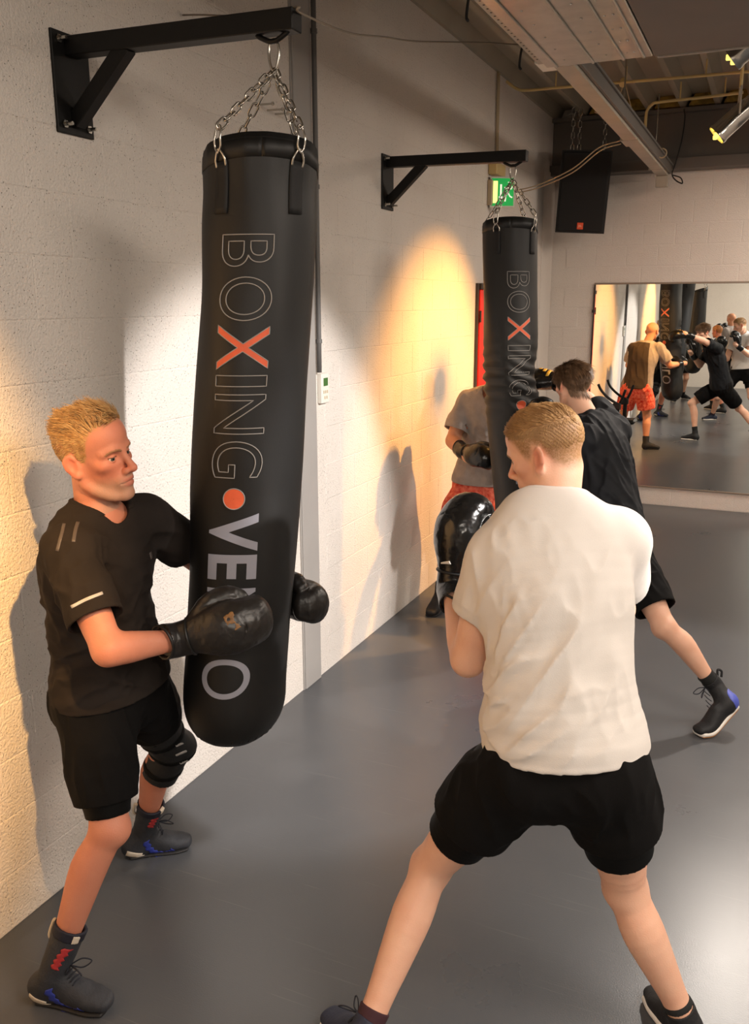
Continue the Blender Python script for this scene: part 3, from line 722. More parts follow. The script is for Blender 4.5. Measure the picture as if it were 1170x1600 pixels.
class Bag:
    def __init__(s, cen, r, ztop, zbot, dents=None, rimf=0.05):
        s.c = np.array(sorted(cen)); s.r0 = r; s.zt = ztop; s.zb = zbot; s.dents = dents; s.rimf = rimf
        p = V(np.interp(2.0, s.c[:, 0], s.c[:, 1]), np.interp(2.0, s.c[:, 0], s.c[:, 2]), 0)
        s.d = nrm((CAM - p) * [1, 1, 0]); s.rt = V(-s.d[1], s.d[0], 0)
    def cen(s, z): return np.stack([np.interp(z, s.c[:, 0], s.c[:, 1]), np.interp(z, s.c[:, 0], s.c[:, 2]), z], -1)
    def pos(s, z, th, off=0.0):
        z = np.asarray(z, float); th = np.asarray(th, float); z, th = np.broadcast_arrays(z, th)
        r = s.r0 + 0.004 * np.sin(z * 5 + th * 2) * np.sin(2 * th + z) + 0.0022 * np.sin(th * 5 + z * 9)
        k = np.clip((s.zb + 0.19 - z) / 0.19, 0, 1); r = r * np.sqrt(np.maximum(1 - k ** 2.5, 0.0))
        up = np.clip((z - (s.zt - 0.16)) / 0.16, 0, 1)                  # gathered, slightly flared top
        r = r + up ** 4 * (0.003 + 0.007 * np.cos(4 * (th - 0.75))) + up * 0.0018 * np.sin(th * 17)
        if s.dents is not None: r = r + s.dents(z, th)
        zz = z + up * s.rimf * np.cos(th)
        q = s.cen(z); q = q.copy(); q[..., 2] = zz
        return q + (r + off)[..., None] * (np.cos(th)[..., None] * s.d + np.sin(th)[..., None] * s.rt)
    def strip(s, z0, z1, t0, t1, off, nz=10, nt=5, th=0.002):
        Z, T = np.meshgrid(np.linspace(z0, z1, nz), np.linspace(t0, t1, nt), indexing='ij')
        a = s.pos(Z, T, off + th).reshape(-1, 3); b = s.pos(Z, T, off - th).reshape(-1, 3); n = nz * nt; f = []
        for i in range(nz - 1):
            for j in range(nt - 1):
                q = (i * nt + j, i * nt + j + 1, (i + 1) * nt + j + 1, (i + 1) * nt + j); f.append(q); f.append(tuple(x + n for x in q[::-1]))
        rim = [i * nt for i in range(nz)] + [(nz - 1) * nt + j for j in range(1, nt)] + [i * nt + nt - 1 for i in range(nz - 2, -1, -1)] + [j for j in range(nt - 2, 0, -1)]
        for a_, b_ in zip(rim, rim[1:] + rim[:1]): f.append((a_, b_, b_ + n, a_ + n))
        return MB().add(np.vstack([a, b]), f)

def make_bag(name, B, lab, group, yb, letters, attach, sides=(0,), detail=True):
    org = V(*B.cen(np.array(B.zb))); t = empty(name, org); tag(t, lab, 'punching bag', group)
    nT, nZ = 72, 110
    k = np.linspace(0, 1, nZ); zs = B.zt - (B.zt - B.zb) * np.sin(k * math.pi / 2) ** 0.9
    zs = np.concatenate([np.linspace(B.zt, B.zb + .19, nZ - 24), B.zb + .19 * np.cos(np.linspace(0.06, 1, 24) * math.pi / 2)])
    T = np.linspace(0, 2 * math.pi, nT, endpoint=False)
    v = B.pos(zs[:, None], T[None, :]).reshape(-1, 3) - org; f = []
    n = len(zs)
    for i in range(n - 1):
        for j in range(nT): f.append((i * nT + j, (i + 1) * nT + j, (i + 1) * nT + (j + 1) % nT, i * nT + (j + 1) % nT))
    v = np.vstack([v, [(v[:nT]).mean(0) - V(0, 0, .03)], [v[-nT:].mean(0) - V(0, 0, .002)]])
    # inner lip and lid, sunk below the rim
    m0 = len(v); lip = B.pos(np.full(nT, B.zt), T, -0.02) - org - V(0, 0, .03); v = np.vstack([v, lip])
    for j in range(nT):
        j2 = (j + 1) % nT; f.append((j, j2, m0 + j2, m0 + j)); f.append((m0 + j, m0 + j2, n * nT)); f.append(((n - 1) * nT + j2, (n - 1) * nT + j, n * nT + 1))
    MB().add(v, f).build('bag_body', M_BAG, t, True)
    sh = lambda mb: [x - org for x in mb.v]
    def place(mb, nm, m, par=t, smooth=True):
        mb.v = sh(mb); return mb.build(nm, m, par, smooth)
    hemm = B.strip(B.zt - 0.012, B.zt - 0.050, 0, 2 * math.pi, 0.0010, 3, 90, .0007); place(hemm, 'top_hem', M_BAG)
    hook = V(0.757, yb + .003, 2.778)
    # carabiner
    cb = hook - V(0, 0, .030)
    place(MB().tube([cb + V(.0165 * math.cos(a) * (1.0 + .22 * math.sin(a)), .002 * math.sin(a), (.042) * math.sin(a)) for a in np.linspace(0, 6.2832, 41)[:-1]], .0042, 8, True), 'carabiner', M_CHROME)
    base = hook - V(0, 0, .068)
    for i, th in enumerate(attach):
        on_ = lambda z, dth, o: B.pos(np.array(z), np.array(th + dth), o)
        place(B.strip(B.zt - .052, B.zt - .165, th - .13, th + .13, .003, 8, 4), 'strap', M_BAGSTRAP)
        w_ = .014 / B.r0
        # a D-ring held by the strap and a long link hooked into it over the rim
        place(MB().tube(catmull([on_(B.zt - .062, -w_ * 1.25, .003), on_(B.zt - .045, -w_ * 1.15, .007), on_(B.zt - .026, 0, .010), on_(B.zt - .045, w_ * 1.15, .007), on_(B.zt - .062, w_ * 1.25, .003)], 6), .0034, 8), 'strap_ring', M_CHROME)
        top = on_(B.zt, 0, .004) + V(0, 0, .022)
        lk = catmull([on_(B.zt - .034, 0, .013), on_(B.zt - .022, w_ * .7, .012), on_(B.zt - .002, w_ * .75, .011), top + (on_(B.zt, w_ * .6, .006) - on_(B.zt, 0, .006)), top + V(0, 0, .008), top + (on_(B.zt, -w_ * .6, .006) - on_(B.zt, 0, .006)), on_(B.zt - .002, -w_ * .75, .011), on_(B.zt - .022, -w_ * .7, .012), on_(B.zt - .034, 0, .013)], 6)
        place(MB().tube(lk[:-1], .0032, 8, True), 'hook_link', M_CHROME)
        if detail: chain(t, base, top + V(0, 0, .002), org, LINK, .037, i * .7)
    if not detail: return t
    # stitched puckers round the bottom
    st = MB()
    for a in np.linspace(0, 6.283, 30)[:-1]: st.tube([B.pos(np.array(B.zb + z_), np.array(a), -.0015) for z_ in (.070, .055, .040)], [.001, .0035, .001], 6)
    place(st, 'bottom_stitching', M_BAG)
    for th0 in sides:
        for ch, z0, z1, hh, style in letters:
            if ch == 'dot':
                a = np.linspace(0, 6.283, 49)[:-1]; cz = (z0 + z1) / 2; rz = (z0 - z1) / 2
                ring = lambda k, o: B.pos(cz + k * rz * np.cos(a), th0 + k * hh * np.sin(a) / B.r0, o + .0012)
                m1 = MB(); R = np.vstack([ring(k, .0012) for k in (0.02, .33, .66, .93)]); m1.add(R, [(i * 48 + j, i * 48 + (j + 1) % 48, (i + 1) * 48 + (j + 1) % 48, (i + 1) * 48 + j) for i in range(3) for j in range(48)])
                place(m1, 'dot', M_ORANGE)
                place(MB().tube(ring(.97, .0008), .0016, 5, True), 'dot_rim', M_LINE); continue
            loops, gv, gf, _ = glyph(ch, style == 'fill')
            mp = lambda p, o: B.pos(z0 + (z1 - z0) * p[:, 0], th0 + (p[:, 1] * 2 - 1) * hh / B.r0, o + .0007)
            if style != 'line':
                place(MB().add(mp(gv, .0012), gf), 'letter', M_ORANGE if style == 'orange' else (M_SILVER if style == 'fill' else style))
            if style == 'fill': continue
            ol = MB(); sc_ = np.array([abs(z1 - z0), 2 * hh])
            for lp in loops:
                m = []
                for a_, b_ in zip(lp, np.roll(lp, -1, 0)):
                    k_ = max(1, int(np.linalg.norm((b_ - a_) * sc_) / .008)); m += [a_ + (b_ - a_) * i / k_ for i in range(k_)]
                ol.tube(mp(np.array(m), .0008), .0017, 5, True)
            place(ol, 'letter_outline', M_LINE)
    return t
def dents2(z, th):
    # punched folds: horizontal wrinkles round the place where the glove lands
    w = np.exp(-((z - 1.60) / .16) ** 2)
    return w * (0.010 * np.sin(z * 95 + 2.2 * np.sin(th * 1.7) + th * 3) * np.clip(np.sin(th * 1.3 + 1.2) + .5, 0, 1.2)) - 0.030 * np.exp(-((z - 1.65) / .10) ** 2 - ((th - 1.5) / .5) ** 2)
def dents1(z, th):
    return 0.003 * np.sin(z * 7 + 1) * np.cos(th * 3) - 0.004 * np.exp(-((z - 2.36) / .05) ** 2)
bag1 = Bag([(2.48, .724, 2.37), (2.122, .706, 2.351), (1.871, .691, 2.333), (1.479, .659, 2.314), (1.185, .645, 2.296), (.967, .631, 2.277), (.836, .623, 2.259), (.5, .61, 2.23)], .171, 2.463, .615, dents1)
bag2 = Bag([(2.47, .757, 4.96), (2.13, .767, 4.96), (1.74, .787, 4.96), (1.4, .81, 4.96), (.91, .873, 4.96), (.5, .905, 4.96)], .154, 2.475, .64, dents2, .03)
bag3 = Bag([(2.5, .757, -.19), (.5, .76, -.19)], .165, 2.29, .66)
bracket(2.392, 'black steel wall bracket at upper left holding the near punching bag')
bracket(4.970, 'black steel wall bracket holding the far punching bag beside the exit sign')
bracket(-0.19, 'black steel wall bracket behind the viewer, holding the bag furthest back in the mirror')
L1 = [('B', 2.24, 2.153, .0765, 'line'), ('O', 2.123, 2.002, .0765, 'line'), ('X', 1.989, 1.862, .0765, 'orange'), ('I', 1.845, 1.814, .0765, 'line'), ('N', 1.79, 1.675, .0765, 'line'), ('G', 1.652, 1.542, .0775, 'line'),
      ('dot', 1.511, 1.445, .034, None), ('V', 1.433, 1.316, .0765, 'fill'), ('E', 1.304, 1.225, .0765, 'fill'), ('N', 1.198, 1.10, .0765, 'fill'), ('L', 1.075, 1.0, .0765, 'fill'), ('O', .972, .842, .080, 'fill')]
make_bag('punching_bag', bag1, 'tall black boxing bag with lettering hugged by the person at left', None, 2.392, L1, (-.72, .62, 2.3, -2.4), (-.205,))
L2 = [('B', 2.217, 2.129, .064, 'line'), ('O', 2.112, 1.999, .064, 'line'), ('X', 1.975, 1.846, .064, 'orange'), ('I', 1.818, 1.79, .064, 'line'), ('N', 1.762, 1.655, .064, 'line'), ('G', 1.627, 1.541, .064, 'line'),
      ('dot', 1.516, 1.458, .028, None), ('V', 1.44, 1.33, .064, 'fill'), ('E', 1.315, 1.24, .064, 'fill'), ('N', 1.215, 1.125, .064, 'fill'), ('L', 1.10, 1.035, .064, 'fill'), ('O', 1.015, .90, .066, 'fill')]
make_bag('punching_bag', bag2, 'black boxing bag with lettering below the exit sign, being punched', None, 4.970, L2, (-.5, .9, 2.5, -2.0), (.32, 3.3))
make_bag('punching_bag', bag3, 'black boxing bag behind the viewer, hanging furthest back in the mirror', None, -.19, L2[:0], (-.7, .7, 2.4, -2.4), (0,))

# ------------------------------------------------------------------ people
def skin_mat(name, base, stub=(150, 112, 88), blush=(196, 92, 70), hairc=(140, 104, 66)):
    def ex(nt, b, tc):
        N = nt.nodes; L = nt.links
        n = N.new('ShaderNodeTexNoise'); n.inputs['Scale'].default_value = 14; n.inputs['Detail'].default_value = 5; L.new(tc.outputs['Object'], n.inputs['Vector'])
        r = N.new('ShaderNodeValToRGB'); c = lin(base)
        r.color_ramp.elements[0].position = .3; r.color_ramp.elements[1].position = .7
        r.color_ramp.elements[0].color = (c[0] * .93, c[1] * .86, c[2] * .84, 1); r.color_ramp.elements[1].color = c
        L.new(n.outputs['Fac'], r.inputs['Fac']); cur = r.outputs['Color']
        for at, col in (('blush', blush), ('stubble', stub), ('lip', (172, 92, 78)), ('shadowless_brow', (84, 56, 42)), ('scalp', hairc)):
            a = N.new('ShaderNodeAttribute'); a.attribute_name = at
            m = N.new('ShaderNodeMix'); m.data_type = 'RGBA'; L.new(a.outputs['Fac'], m.inputs['Factor']); L.new(cur, m.inputs['A']); m.inputs['B'].default_value = lin(col); cur = m.outputs['Result']
        L.new(cur, b.inputs['Base Color'])
    return mat(name, base, 0.52, sub=0.10, bump=0.0007, bscale=260, spec=0.35, extra=ex)

def hrange(x, a, b): return np.clip((x - a) / (b - a), 0, 1)
class Fig:
    """a person: joints in metres, grown into one continuous body surface"""
    def __init__(s, J, face, pitch=0.0, roll=0.0, build=1.0, h=0.0042, hh=0.0024, hs=1.0, limb=1.0, foot=None, nk=1.0):
        s.foot = foot; s.nk = nk
        s.J = {k: np.asarray(v, float) for k, v in J.items()}; J = s.J; s.b = build; s.hs = hs; s.lb = limb
        f = nrm(V(face[0], face[1], 0)); up = V(0, 0, 1); r = np.cross(f, up)
        s.hf = f * math.cos(pitch) + up * math.sin(pitch); hu = up * math.cos(pitch) - f * math.sin(pitch)
        s.hr = r * math.cos(roll) + hu * math.sin(roll); s.hu = hu * math.cos(roll) - r * math.sin(roll)
        s.HB = np.array([s.hr, s.hf, s.hu])
        A = np.array(list(J.values())); c = J['head']
        fine = (c - .15 * hs, c + .15 * hs, hh) if hh else None
        s.F = Field(A.min(0) - .16, np.maximum(A.max(0) + .14, c + .15), h, fine)
        s.sh = nrm(J['hipR'] - J['hipL']); s.ss = nrm(J['shR'] - J['shL'])
        s.up = nrm(J['neck'] - J['pel']); s.fwd = nrm(np.cross(s.up, nrm(s.sh + s.ss)))
        s.body()
    def hl(s, p): return s.J['head'] + (np.asarray(p, float) * s.hs) @ s.HB          # head-local to world
    def sp(s, t, bow=None):
        J = s.J; bw = s.J.get('bow', 0.02 * np.ones(1))[0]
        return J['pel'] + (J['neck'] - J['pel']) * t - s.fwd * bw * math.sin(math.pi * min(max(t, 0), 1))
    def side(s, t): t = min(max(t, 0), 1); return nrm(s.sh * (1 - t) + s.ss * t)
    TOR = ((-.15, .145, .092), (-.02, .168, .112), (.12, .160, .106), (.3, .144, .097), (.5, .157, .108), (.68, .172, .116), (.84, .162, .100), (.96, .095, .070))
    def body(s):
        F, J, b = s.F, s.J, s.b; l = s.lb
        F.sweep([s.sp(t) for t, w, d in s.TOR], [w * b for t, w, d in s.TOR], [d * b for t, w, d in s.TOR], np.array([s.side(t) for t, w, d in s.TOR]), k=.02)
        for q, g in (('R', 1), ('L', -1)):
            sh, el, wr = J['sh' + q], J['el' + q], J['wr' + q]; sd = s.ss * g
            F.sweep([J['neck'] - s.up * .025 + sd * .035, sh - sd * .03 + s.up * .008], [.048, .046], k=.04)      # trapezius and collar bone
            F.ell(sh, .055 * l, k=.03)
            u = lambda a, c, t: a + (c - a) * t
            F.sweep([sh, u(sh, el, .35), u(sh, el, .7), el], np.array([.053, .051, .047, .041]) * l, k=.025)
            F.sweep([el, u(el, wr, .22), u(el, wr, .55), wr], np.array([.042, .045, .038, .029]) * l, k=.02)
            hd = J.get('hd' + q); hd = nrm(hd) if hd is not None else nrm(wr - el)
            F.sweep([wr, wr + hd * .05, wr + hd * .09], [.03, .034, .036], k=.02)
            hp, kn, an = J['hip' + q], J['kn' + q], J['an' + q]; bk = nrm(np.cross(kn - an, s.sh)); 
            kneef = nrm(np.cross(s.sh, nrm(kn - hp) + nrm(an - kn)))          # forward at the knee
            ca = nrm(an - kn); cb = -nrm(kneef - ca * (kneef @ ca))
            if cb @ s.fwd > 0.3: cb = -cb
            F.ell(hp - s.fwd * .045 - s.up * .0, (.085, .08, .09), k=.05)        # buttock
            F.sweep([hp, u(hp, kn, .35), u(hp, kn, .7), u(hp, kn, .9), kn], np.array([.094, .084, .067, .057, .056]) * l, k=.04)
            F.sweep([kn, u(kn, an, .12) + cb * .006, u(kn, an, .3) + cb * .016, u(kn, an, .55) + cb * .009, u(kn, an, .8) + cb * .001, an], np.array([.054, .051, .055, .046, .036, .036]) * l, k=.02)
            F.ell(kn - cb * .022, .036 * l, k=.03)                                # kneecap
            he, to = J['heel' + q], J['toe' + q]
            if s.foot and q in s.foot: F.sweep([an] + s.foot[q], [.030] + [.017] * len(s.foot[q]), k=.006)
            else: F.sweep([an, he + V(0, 0, .045) + (to - he) * .18, he + V(0, 0, .035) + (to - he) * .55, he + V(0, 0, .03) + (to - he) * .85], [.033, .030, .026, .020], k=.006)
        # neck
        F.sweep([J['neck'] - s.up * .03, J['neck'] + (s.hl((0, -.028, -.07)) - J['neck']) * .5, s.hl((0, -.022, -.045))], np.array([.064, .055, .055]) * s.nk * (s.hs ** .5) * (b ** .5), k=.022)
        s.head()
    def head(s):
        F, B, k = s.F, s.HB, s.hs
        e = lambda c, r, kk=.02, op='add': F.ell(s.hl(c), np.asarray(r) * k, B, kk, op)
        sw = lambda P, r, kk=.012, op='add': F.sweep([s.hl(p) for p in P], np.asarray(r) * k, k=kk, op=op, n=3)
        e((0, -.014, .034), (.0755, .096, .083)); e((0, .020, .050), (.064, .066, .058), .03)
        e((0, .024, -.030), (.056, .060, .074), .03); e((0, .040, -.085), (.034, .038, .030), .025)
        for g in (-1, 1):
            sw([(g * .060, -.008, -.020), (g * .0565, -.004, -.068), (g * .034, .046, -.104), (g * .012, .070, -.110)], [.011, .012, .012, .011], .022)   # jaw
            e((g * .044, .052, -.020), (.019, .019, .013), .025)                    # cheekbone
            sw([(g * .050, .060, .012), (g * .030, .0790, .0185), (g * .009, .081, .013)], [.0085, .0090, .008], .014)          # brow
            e((g * .031, .092, -.0035), (.0195, .0165, .0125), .014, 'carve')           # eye socket
        e((0, .074, -.106), (.020, .014, .014), .018)                               # chin
        sw([(0, .080, .010), (0, .094, -.014), (0, .107, -.035)], [.0072, .0085, .0105], .012)                  # nose
        e((0, .106, -.038), (.0115, .010, .0095), .006)
        for g in (-1, 1): e((g * .0125, .0935, -.0415), (.0078, .0105, .0085), .006)
        e((0, .076, -.068), (.028, .016, .024), .02)                               # muzzle
        sw([(-.025, .077, -.0715), (-.010, .0885, -.0655), (0, .0900, -.0660), (.010, .0885, -.0655), (.025, .077, -.0715)], [.0022, .0044, .0040, .0044, .0022], .006)
        sw([(-.022, .077, -.0740), (-.009, .0868, -.0785), (.009, .0868, -.0785), (.022, .077, -.0740)], [.0022, .0052, .0052, .0022], .006)
        sw([(-.026, .080, -.0738), (0, .0945, -.0714), (.026, .080, -.0738)], [.0014, .0020, .0014], .004, 'carve')
        for g in (-1, 1):
            e((g * .0065, .0975, -.0500), (.0035, .0055, .0035), .004, 'carve')      # nostril
            c = s.hl((g * .031, .0655, -.004))
            for sg, lim in ((1, .0024), (-1, .0046)):                                # eyelids
                S = F.sl(c - .03, c + .03); X, Y, Z = F.xyz(S); X = X - c[0]; Y = Y - c[1]; Z = Z - c[2]
                n = s.hu * sg; d = np.maximum(np.sqrt(X * X + Y * Y + Z * Z) - .0150 * k, lim * k - (X * n[0] + Y * n[1] + Z * n[2]))
                F.put(S, d.astype(np.float32), .002, 'add')
            # ear
            er = [s.hr * g, s.hf, s.hu]; o = nrm(s.hr * g * .84 + s.hf * .50 + s.hu * .05); t = nrm(np.cross(o, s.hu)); t = t if t @ s.hf > 0 else -t; v = nrm(np.cross(o, t))
            if v @ s.hu < 0: v = -v
            v = nrm(v - t * .22); t = nrm(t - v * (t @ v)); n_ = np.cross(t, v); c = s.hl((g * .079, -.016, -.012))
            F.ell(c, np.array((.0165, .0295, .0070)) * k, [t, v, n_], .008)
            F.ell(c + v * -.027 * k + t * .004 * k, .009 * k, None, .01)
            F.ell(c + o * .0075 * k + t * .003 * k + v * .004 * k, np.array((.0095, .017, .007)) * k, [t, v, n_], .006, 'carve')
            F.sweep([c + v * .015 * k + t * .013 * k, c + v * .027 * k + t * .002 * k, c + v * .018 * k - t * .014 * k, c - v * .004 * k - t * .014 * k], .0042 * k, k=.006, n=4)
    def skin(s, o, stub=0.0, lip=1.0, scalp=None):
        me = o.data; n = len(me.vertices); co = np.empty(n * 3); me.vertices.foreach_get('co', co); P = co.reshape(-1, 3)
        q = (P - (s.J['head'] - s.off)) @ s.HB.T / s.hs; x, y, z = np.abs(q[:, 0]), q[:, 1], q[:, 2]
        el = lambda cx, cy, cz, rx, ry, rz: np.clip(1.6 - 1.6 * np.sqrt(((x - cx) / rx) ** 2 + ((y - cy) / ry) ** 2 + ((z - cz) / rz) ** 2), 0, 1)
        A = {}
        A['lip'] = np.clip(np.maximum(el(.0, .09, -.0655, .030, .016, .0070), el(.0, .09, -.0775, .026, .016, .0085)) * 1.2, 0, 1) * (y > .072) * lip * .6
        A['blush'] = .20 * el(.045, .055, -.03, .05, .06, .045) + .40 * el(0, .10, -.036, .02, .03, .02) + .55 * el(.085, -.015, -.01, .02, .035, .045) + .22 * el(0, .06, .06, .08, .06, .045)
        lash = np.zeros(n)
        ed = np.sqrt((x - .031) ** 2 + (y - .0655) ** 2 + (z + .004) ** 2)
        lash = (ed < .0178) * (y > .070) * np.clip(1.3 - np.abs(z + .004 - .0030) / .0022, 0, 1) * .85
        A['shadowless_brow'] = lash
        if scalp is not None: A['scalp'] = scalp(P + s.off)
        b = hrange(y, .0, .03) * hrange(-z, .048, .075) * (z > -.15) * (y > -.02)
        b = np.maximum(b, el(0, .095, -.058, .03, .02, .011) * .8); b = b * (1 - A['lip'])
        A['stubble'] = b * stub * (.65 + .5 * vnoise(P * 500))
        for k_, a in A.items(): me.attributes.new(k_, 'FLOAT', 'POINT').data.foreach_set('value', np.clip(a, 0, 1).astype(np.float32))
    def decal(s, G, grid, dr, m, name, parent, off=.0016):
        """print laid on a surface: a grid of start points (nu, nv, 3) moved along dr until it meets the field"""
        grid = np.asarray(grid, float); nu, nv = grid.shape[:2]; P = grid.reshape(-1, 3); dr = nrm(dr); T = np.linspace(0, .16, 81)
        v = np.stack([G.sample(P + dr * t) for t in T], 1); k = np.argmax(v < 0, axis=1); ok = (v < 0).any(1)
        if not ok.any(): return None
        k = np.where(ok, k, int(np.median(k[ok]))); k = np.maximum(k, 1); a = v[np.arange(len(P)), k - 1]; b = v[np.arange(len(P)), k]
        t = T[k - 1] + (T[1] - T[0]) * np.clip(a / (a - b + 1e-9), 0, 1); Q = P + dr * t[:, None]
        e = .003; N = np.stack([G.sample(Q + np.eye(3)[i] * e) - G.sample(Q - np.eye(3)[i] * e) for i in range(3)], 1); N /= np.linalg.norm(N, axis=1)[:, None] + 1e-9
        A = Q + N * off; B = Q - N * .001; n = len(A); f = []
        for i in range(nu - 1):
            for j in range(nv - 1):
                q = (i * nv + j, (i + 1) * nv + j, (i + 1) * nv + j + 1, i * nv + j + 1); f.append(q); f.append(tuple(x + n for x in q[::-1]))
        rim = [i * nv for i in range(nu)] + [(nu - 1) * nv + j for j in range(1, nv)] + [i * nv + nv - 1 for i in range(nu - 2, -1, -1)] + [j for j in range(nv - 2, 0, -1)]
        f += [(b_, a_, a_ + n, b_ + n) for a_, b_ in zip(rim, rim[1:] + rim[:1])]
        return s.mb(MB().add(np.vstack([A, B]), f), name, m, parent)
    def ribbon(s, G, pts, w, dr, m, name, parent, zig=0.0, zn=0, n=10, off=.0016, taper=False):
        C_ = catmull(np.asarray(pts, float), n); C_ = C_ - nrm(dr) * .06; T_ = np.gradient(C_, axis=0); sd = np.cross(T_, nrm(dr)); sd /= np.linalg.norm(sd, axis=1)[:, None] + 1e-9
        u = np.linspace(0, 1, len(C_)); z = zig * (2 * np.abs((u * zn) % 1 - .5) * 2 - 1) if zn else 0 * u
        ww = w * (1 - u * .55) if taper else w + 0 * u
        g = np.stack([C_ + sd * (k * ww + z)[:, None] for k in (-1, -.33, .33, 1)], 1)
        return s.decal(G, g, dr, m, name, parent, off)
    # ---- dressing
    def begin(s, name, lab, org):
        s.off = np.asarray(org, float); s.t = None; s.name = name; s.lab = lab; return s
    def add(s, F, name, m, parent=None, relax=1):
        me = F.mesh(name, relax); return s.addme(me, name, m, parent)
    def addme(s, me, name, m, parent=None):
        co = np.empty(len(me.vertices) * 3); me.vertices.foreach_get('co', co); co = (co.reshape(-1, 3) - s.off).ravel(); me.vertices.foreach_set('co', co); me.update()
        return link(name, me, m, parent if parent is not None else s.t)
    def mb(s, mb, name, m, parent=None, smooth=True):
        me = mb.mesh(name); o = s.addme(me, name, m, parent)
        if smooth: me.polygons.foreach_set('use_smooth', np.ones(len(me.polygons), bool))
        return o
    def make_body(s, m, stub=0.0, lip=1.0, scalp=None):
        o = s.add(s.F, s.name, m); o.location = s.off; tag(o, s.lab, 'person'); s.t = o; s.skin(o, stub, lip, scalp); return o
    def eyes(s, gaze=(0, 1, 0), col=(84, 84, 78)):
        for g in (-1, 1):
            c = s.hl((g * .031, .0655, -.004)); k = s.hs; gz = nrm(np.asarray(gaze) @ s.HB)
            me = sphere(c, .0126 * k); e = s.addme(me, 'eye', MATS.get('eye_white') or mat('eye_white', (214, 200, 190), 0.2)); me.polygons.foreach_set('use_smooth', np.ones(len(me.polygons), bool))
            iris = MB().cyl(c + gz * .0105 * k, c + gz * .0128 * k, .0066 * k, 16, .0060 * k); s.mb(iris, 'iris', mat('iris', col, 0.15), e, False)
            s.mb(MB().cyl(c + gz * .0120 * k, c + gz * .0131 * k, .0026 * k, 12), 'pupil', mat('pupil', (8, 8, 8), 0.1), e, False)
    def brows(s, m, thick=.0042, lift=.0012):
        for g in (-1, 1):
            pts = np.array([(g * .013, .0125), (g * .028, .0175), (g * .043, .0155), (g * .051, .0095)])
            def reg(P):
                q = (P - s.J['head']) @ s.HB.T / s.hs; d = np.full(len(P), 9.0)
                for a, b in zip(pts, pts[1:]):
                    ab = b - a; t = np.clip(((q[:, [0, 2]] - a) @ ab) / (ab @ ab), 0, 1); d = np.minimum(d, np.linalg.norm(q[:, [0, 2]] - a - t[:, None] * ab, axis=1))
                return np.maximum((d - thick + .003 * (vnoise(P * 420) - .5)) * s.hs, .02 - q[:, 1])
            s.add(s.F.patch(reg, lift), 'eyebrow', m)
    def fade(s, line, w=.030, amt=.9, jit=.4):
        """colour of close-cropped hair on the skin itself, thinning out below the hair line"""
        xs, ys = zip(*line)
        def fn(P):
            q = (P - s.J['head']) @ s.HB.T / s.hs
            v = np.clip((q[:, 2] - np.interp(q[:, 1], xs, ys) + w * .5) / w, 0, 1); v = v * v * (3 - 2 * v)
            e = np.sqrt(((np.abs(q[:, 0]) - .082) / .016) ** 2 + ((q[:, 1] + .016) / .021) ** 2 + ((q[:, 2] + .010) / .034) ** 2)
            return v * amt * np.clip((e - .9) * 4, 0, 1) * (1 - jit + jit * 1.6 * vnoise(P * 420)) * (np.linalg.norm(q, axis=1) < .16)
        return fn
    def scalp(s, line, low=-.07, grow=0.0):
        xs, ys = zip(*line)
        def reg(P):
            q = (P - s.J['head']) @ s.HB.T / s.hs
            r = np.interp(q[:, 1], xs, ys) - q[:, 2] + .010 * (vnoise(P * 160) - .5)
            e = np.sqrt(((np.abs(q[:, 0]) - .082) / .016) ** 2 + ((q[:, 1] + .016) / .022) ** 2 + ((q[:, 2] + .010) / .034) ** 2)
            return np.maximum(np.maximum(r, .0), 0) * s.hs + np.where(r < 0, r, 0) * s.hs + np.where(e < 1, .02, 0) + grow
        return reg
    def hair(s, reg, m, n, L, comb, rad=.0022, cap=.003, seed=1, name='hair', lift=.5, wob=.35, segs=4, capname='hair'):
        rg = np.random.RandomState(seed)
        capo = s.add(s.F.patch(reg, cap), capname, m) if cap else None
        D = rg.normal(size=(n * 4, 3)); D /= np.linalg.norm(D, axis=1)[:, None]
        ok = (D @ s.hu) > -.75; D = D[ok]; c = s.hl((0, -.012, .02))
        ts = np.linspace(.04, .15, 56) * s.hs; root = np.full(len(D), np.nan)
        prev = np.full(len(D), -1.0)
        for t in ts:
            v = s.F.sample(c + D * t); hit = (v > 0) & (prev <= 0) & np.isnan(root); root[hit] = t; prev = v
        k = ~np.isnan(root); P = c + D[k] * root[k][:, None]
        k2 = reg(P) < -.001; P = P[k2][:n]
        e = .003; N = np.stack([s.F.sample(P + np.eye(3)[i] * e) - s.F.sample(P - np.eye(3)[i] * e) for i in range(3)], 1); N /= np.linalg.norm(N, axis=1)[:, None] + 1e-9
        q = (P - s.J['head']) @ s.HB.T / s.hs
        T, Ln, lf = comb(q, rg); T = T @ s.HB; T = T - N * (T * N).sum(1)[:, None]; T /= np.linalg.norm(T, axis=1)[:, None] + 1e-9
        Z_ = P * 62; W = np.stack([vnoise(Z_ + 5), vnoise(Z_ + 11), vnoise(Z_ + 17)], 1) - .5; W = (W * 2.6 + rg.normal(size=P.shape) * .35) * wob; T = T + W * .7; T /= np.linalg.norm(T, axis=1)[:, None]
        Ln = Ln * L * rg.uniform(.7, 1.25, len(P)); lf = lf * lift
        verts = []; faces = []; side = np.cross(N, T); side /= np.linalg.norm(side, axis=1)[:, None] + 1e-9
        m_ = len(P); K = segs + 1; allv = np.zeros((m_, K, 3, 3))
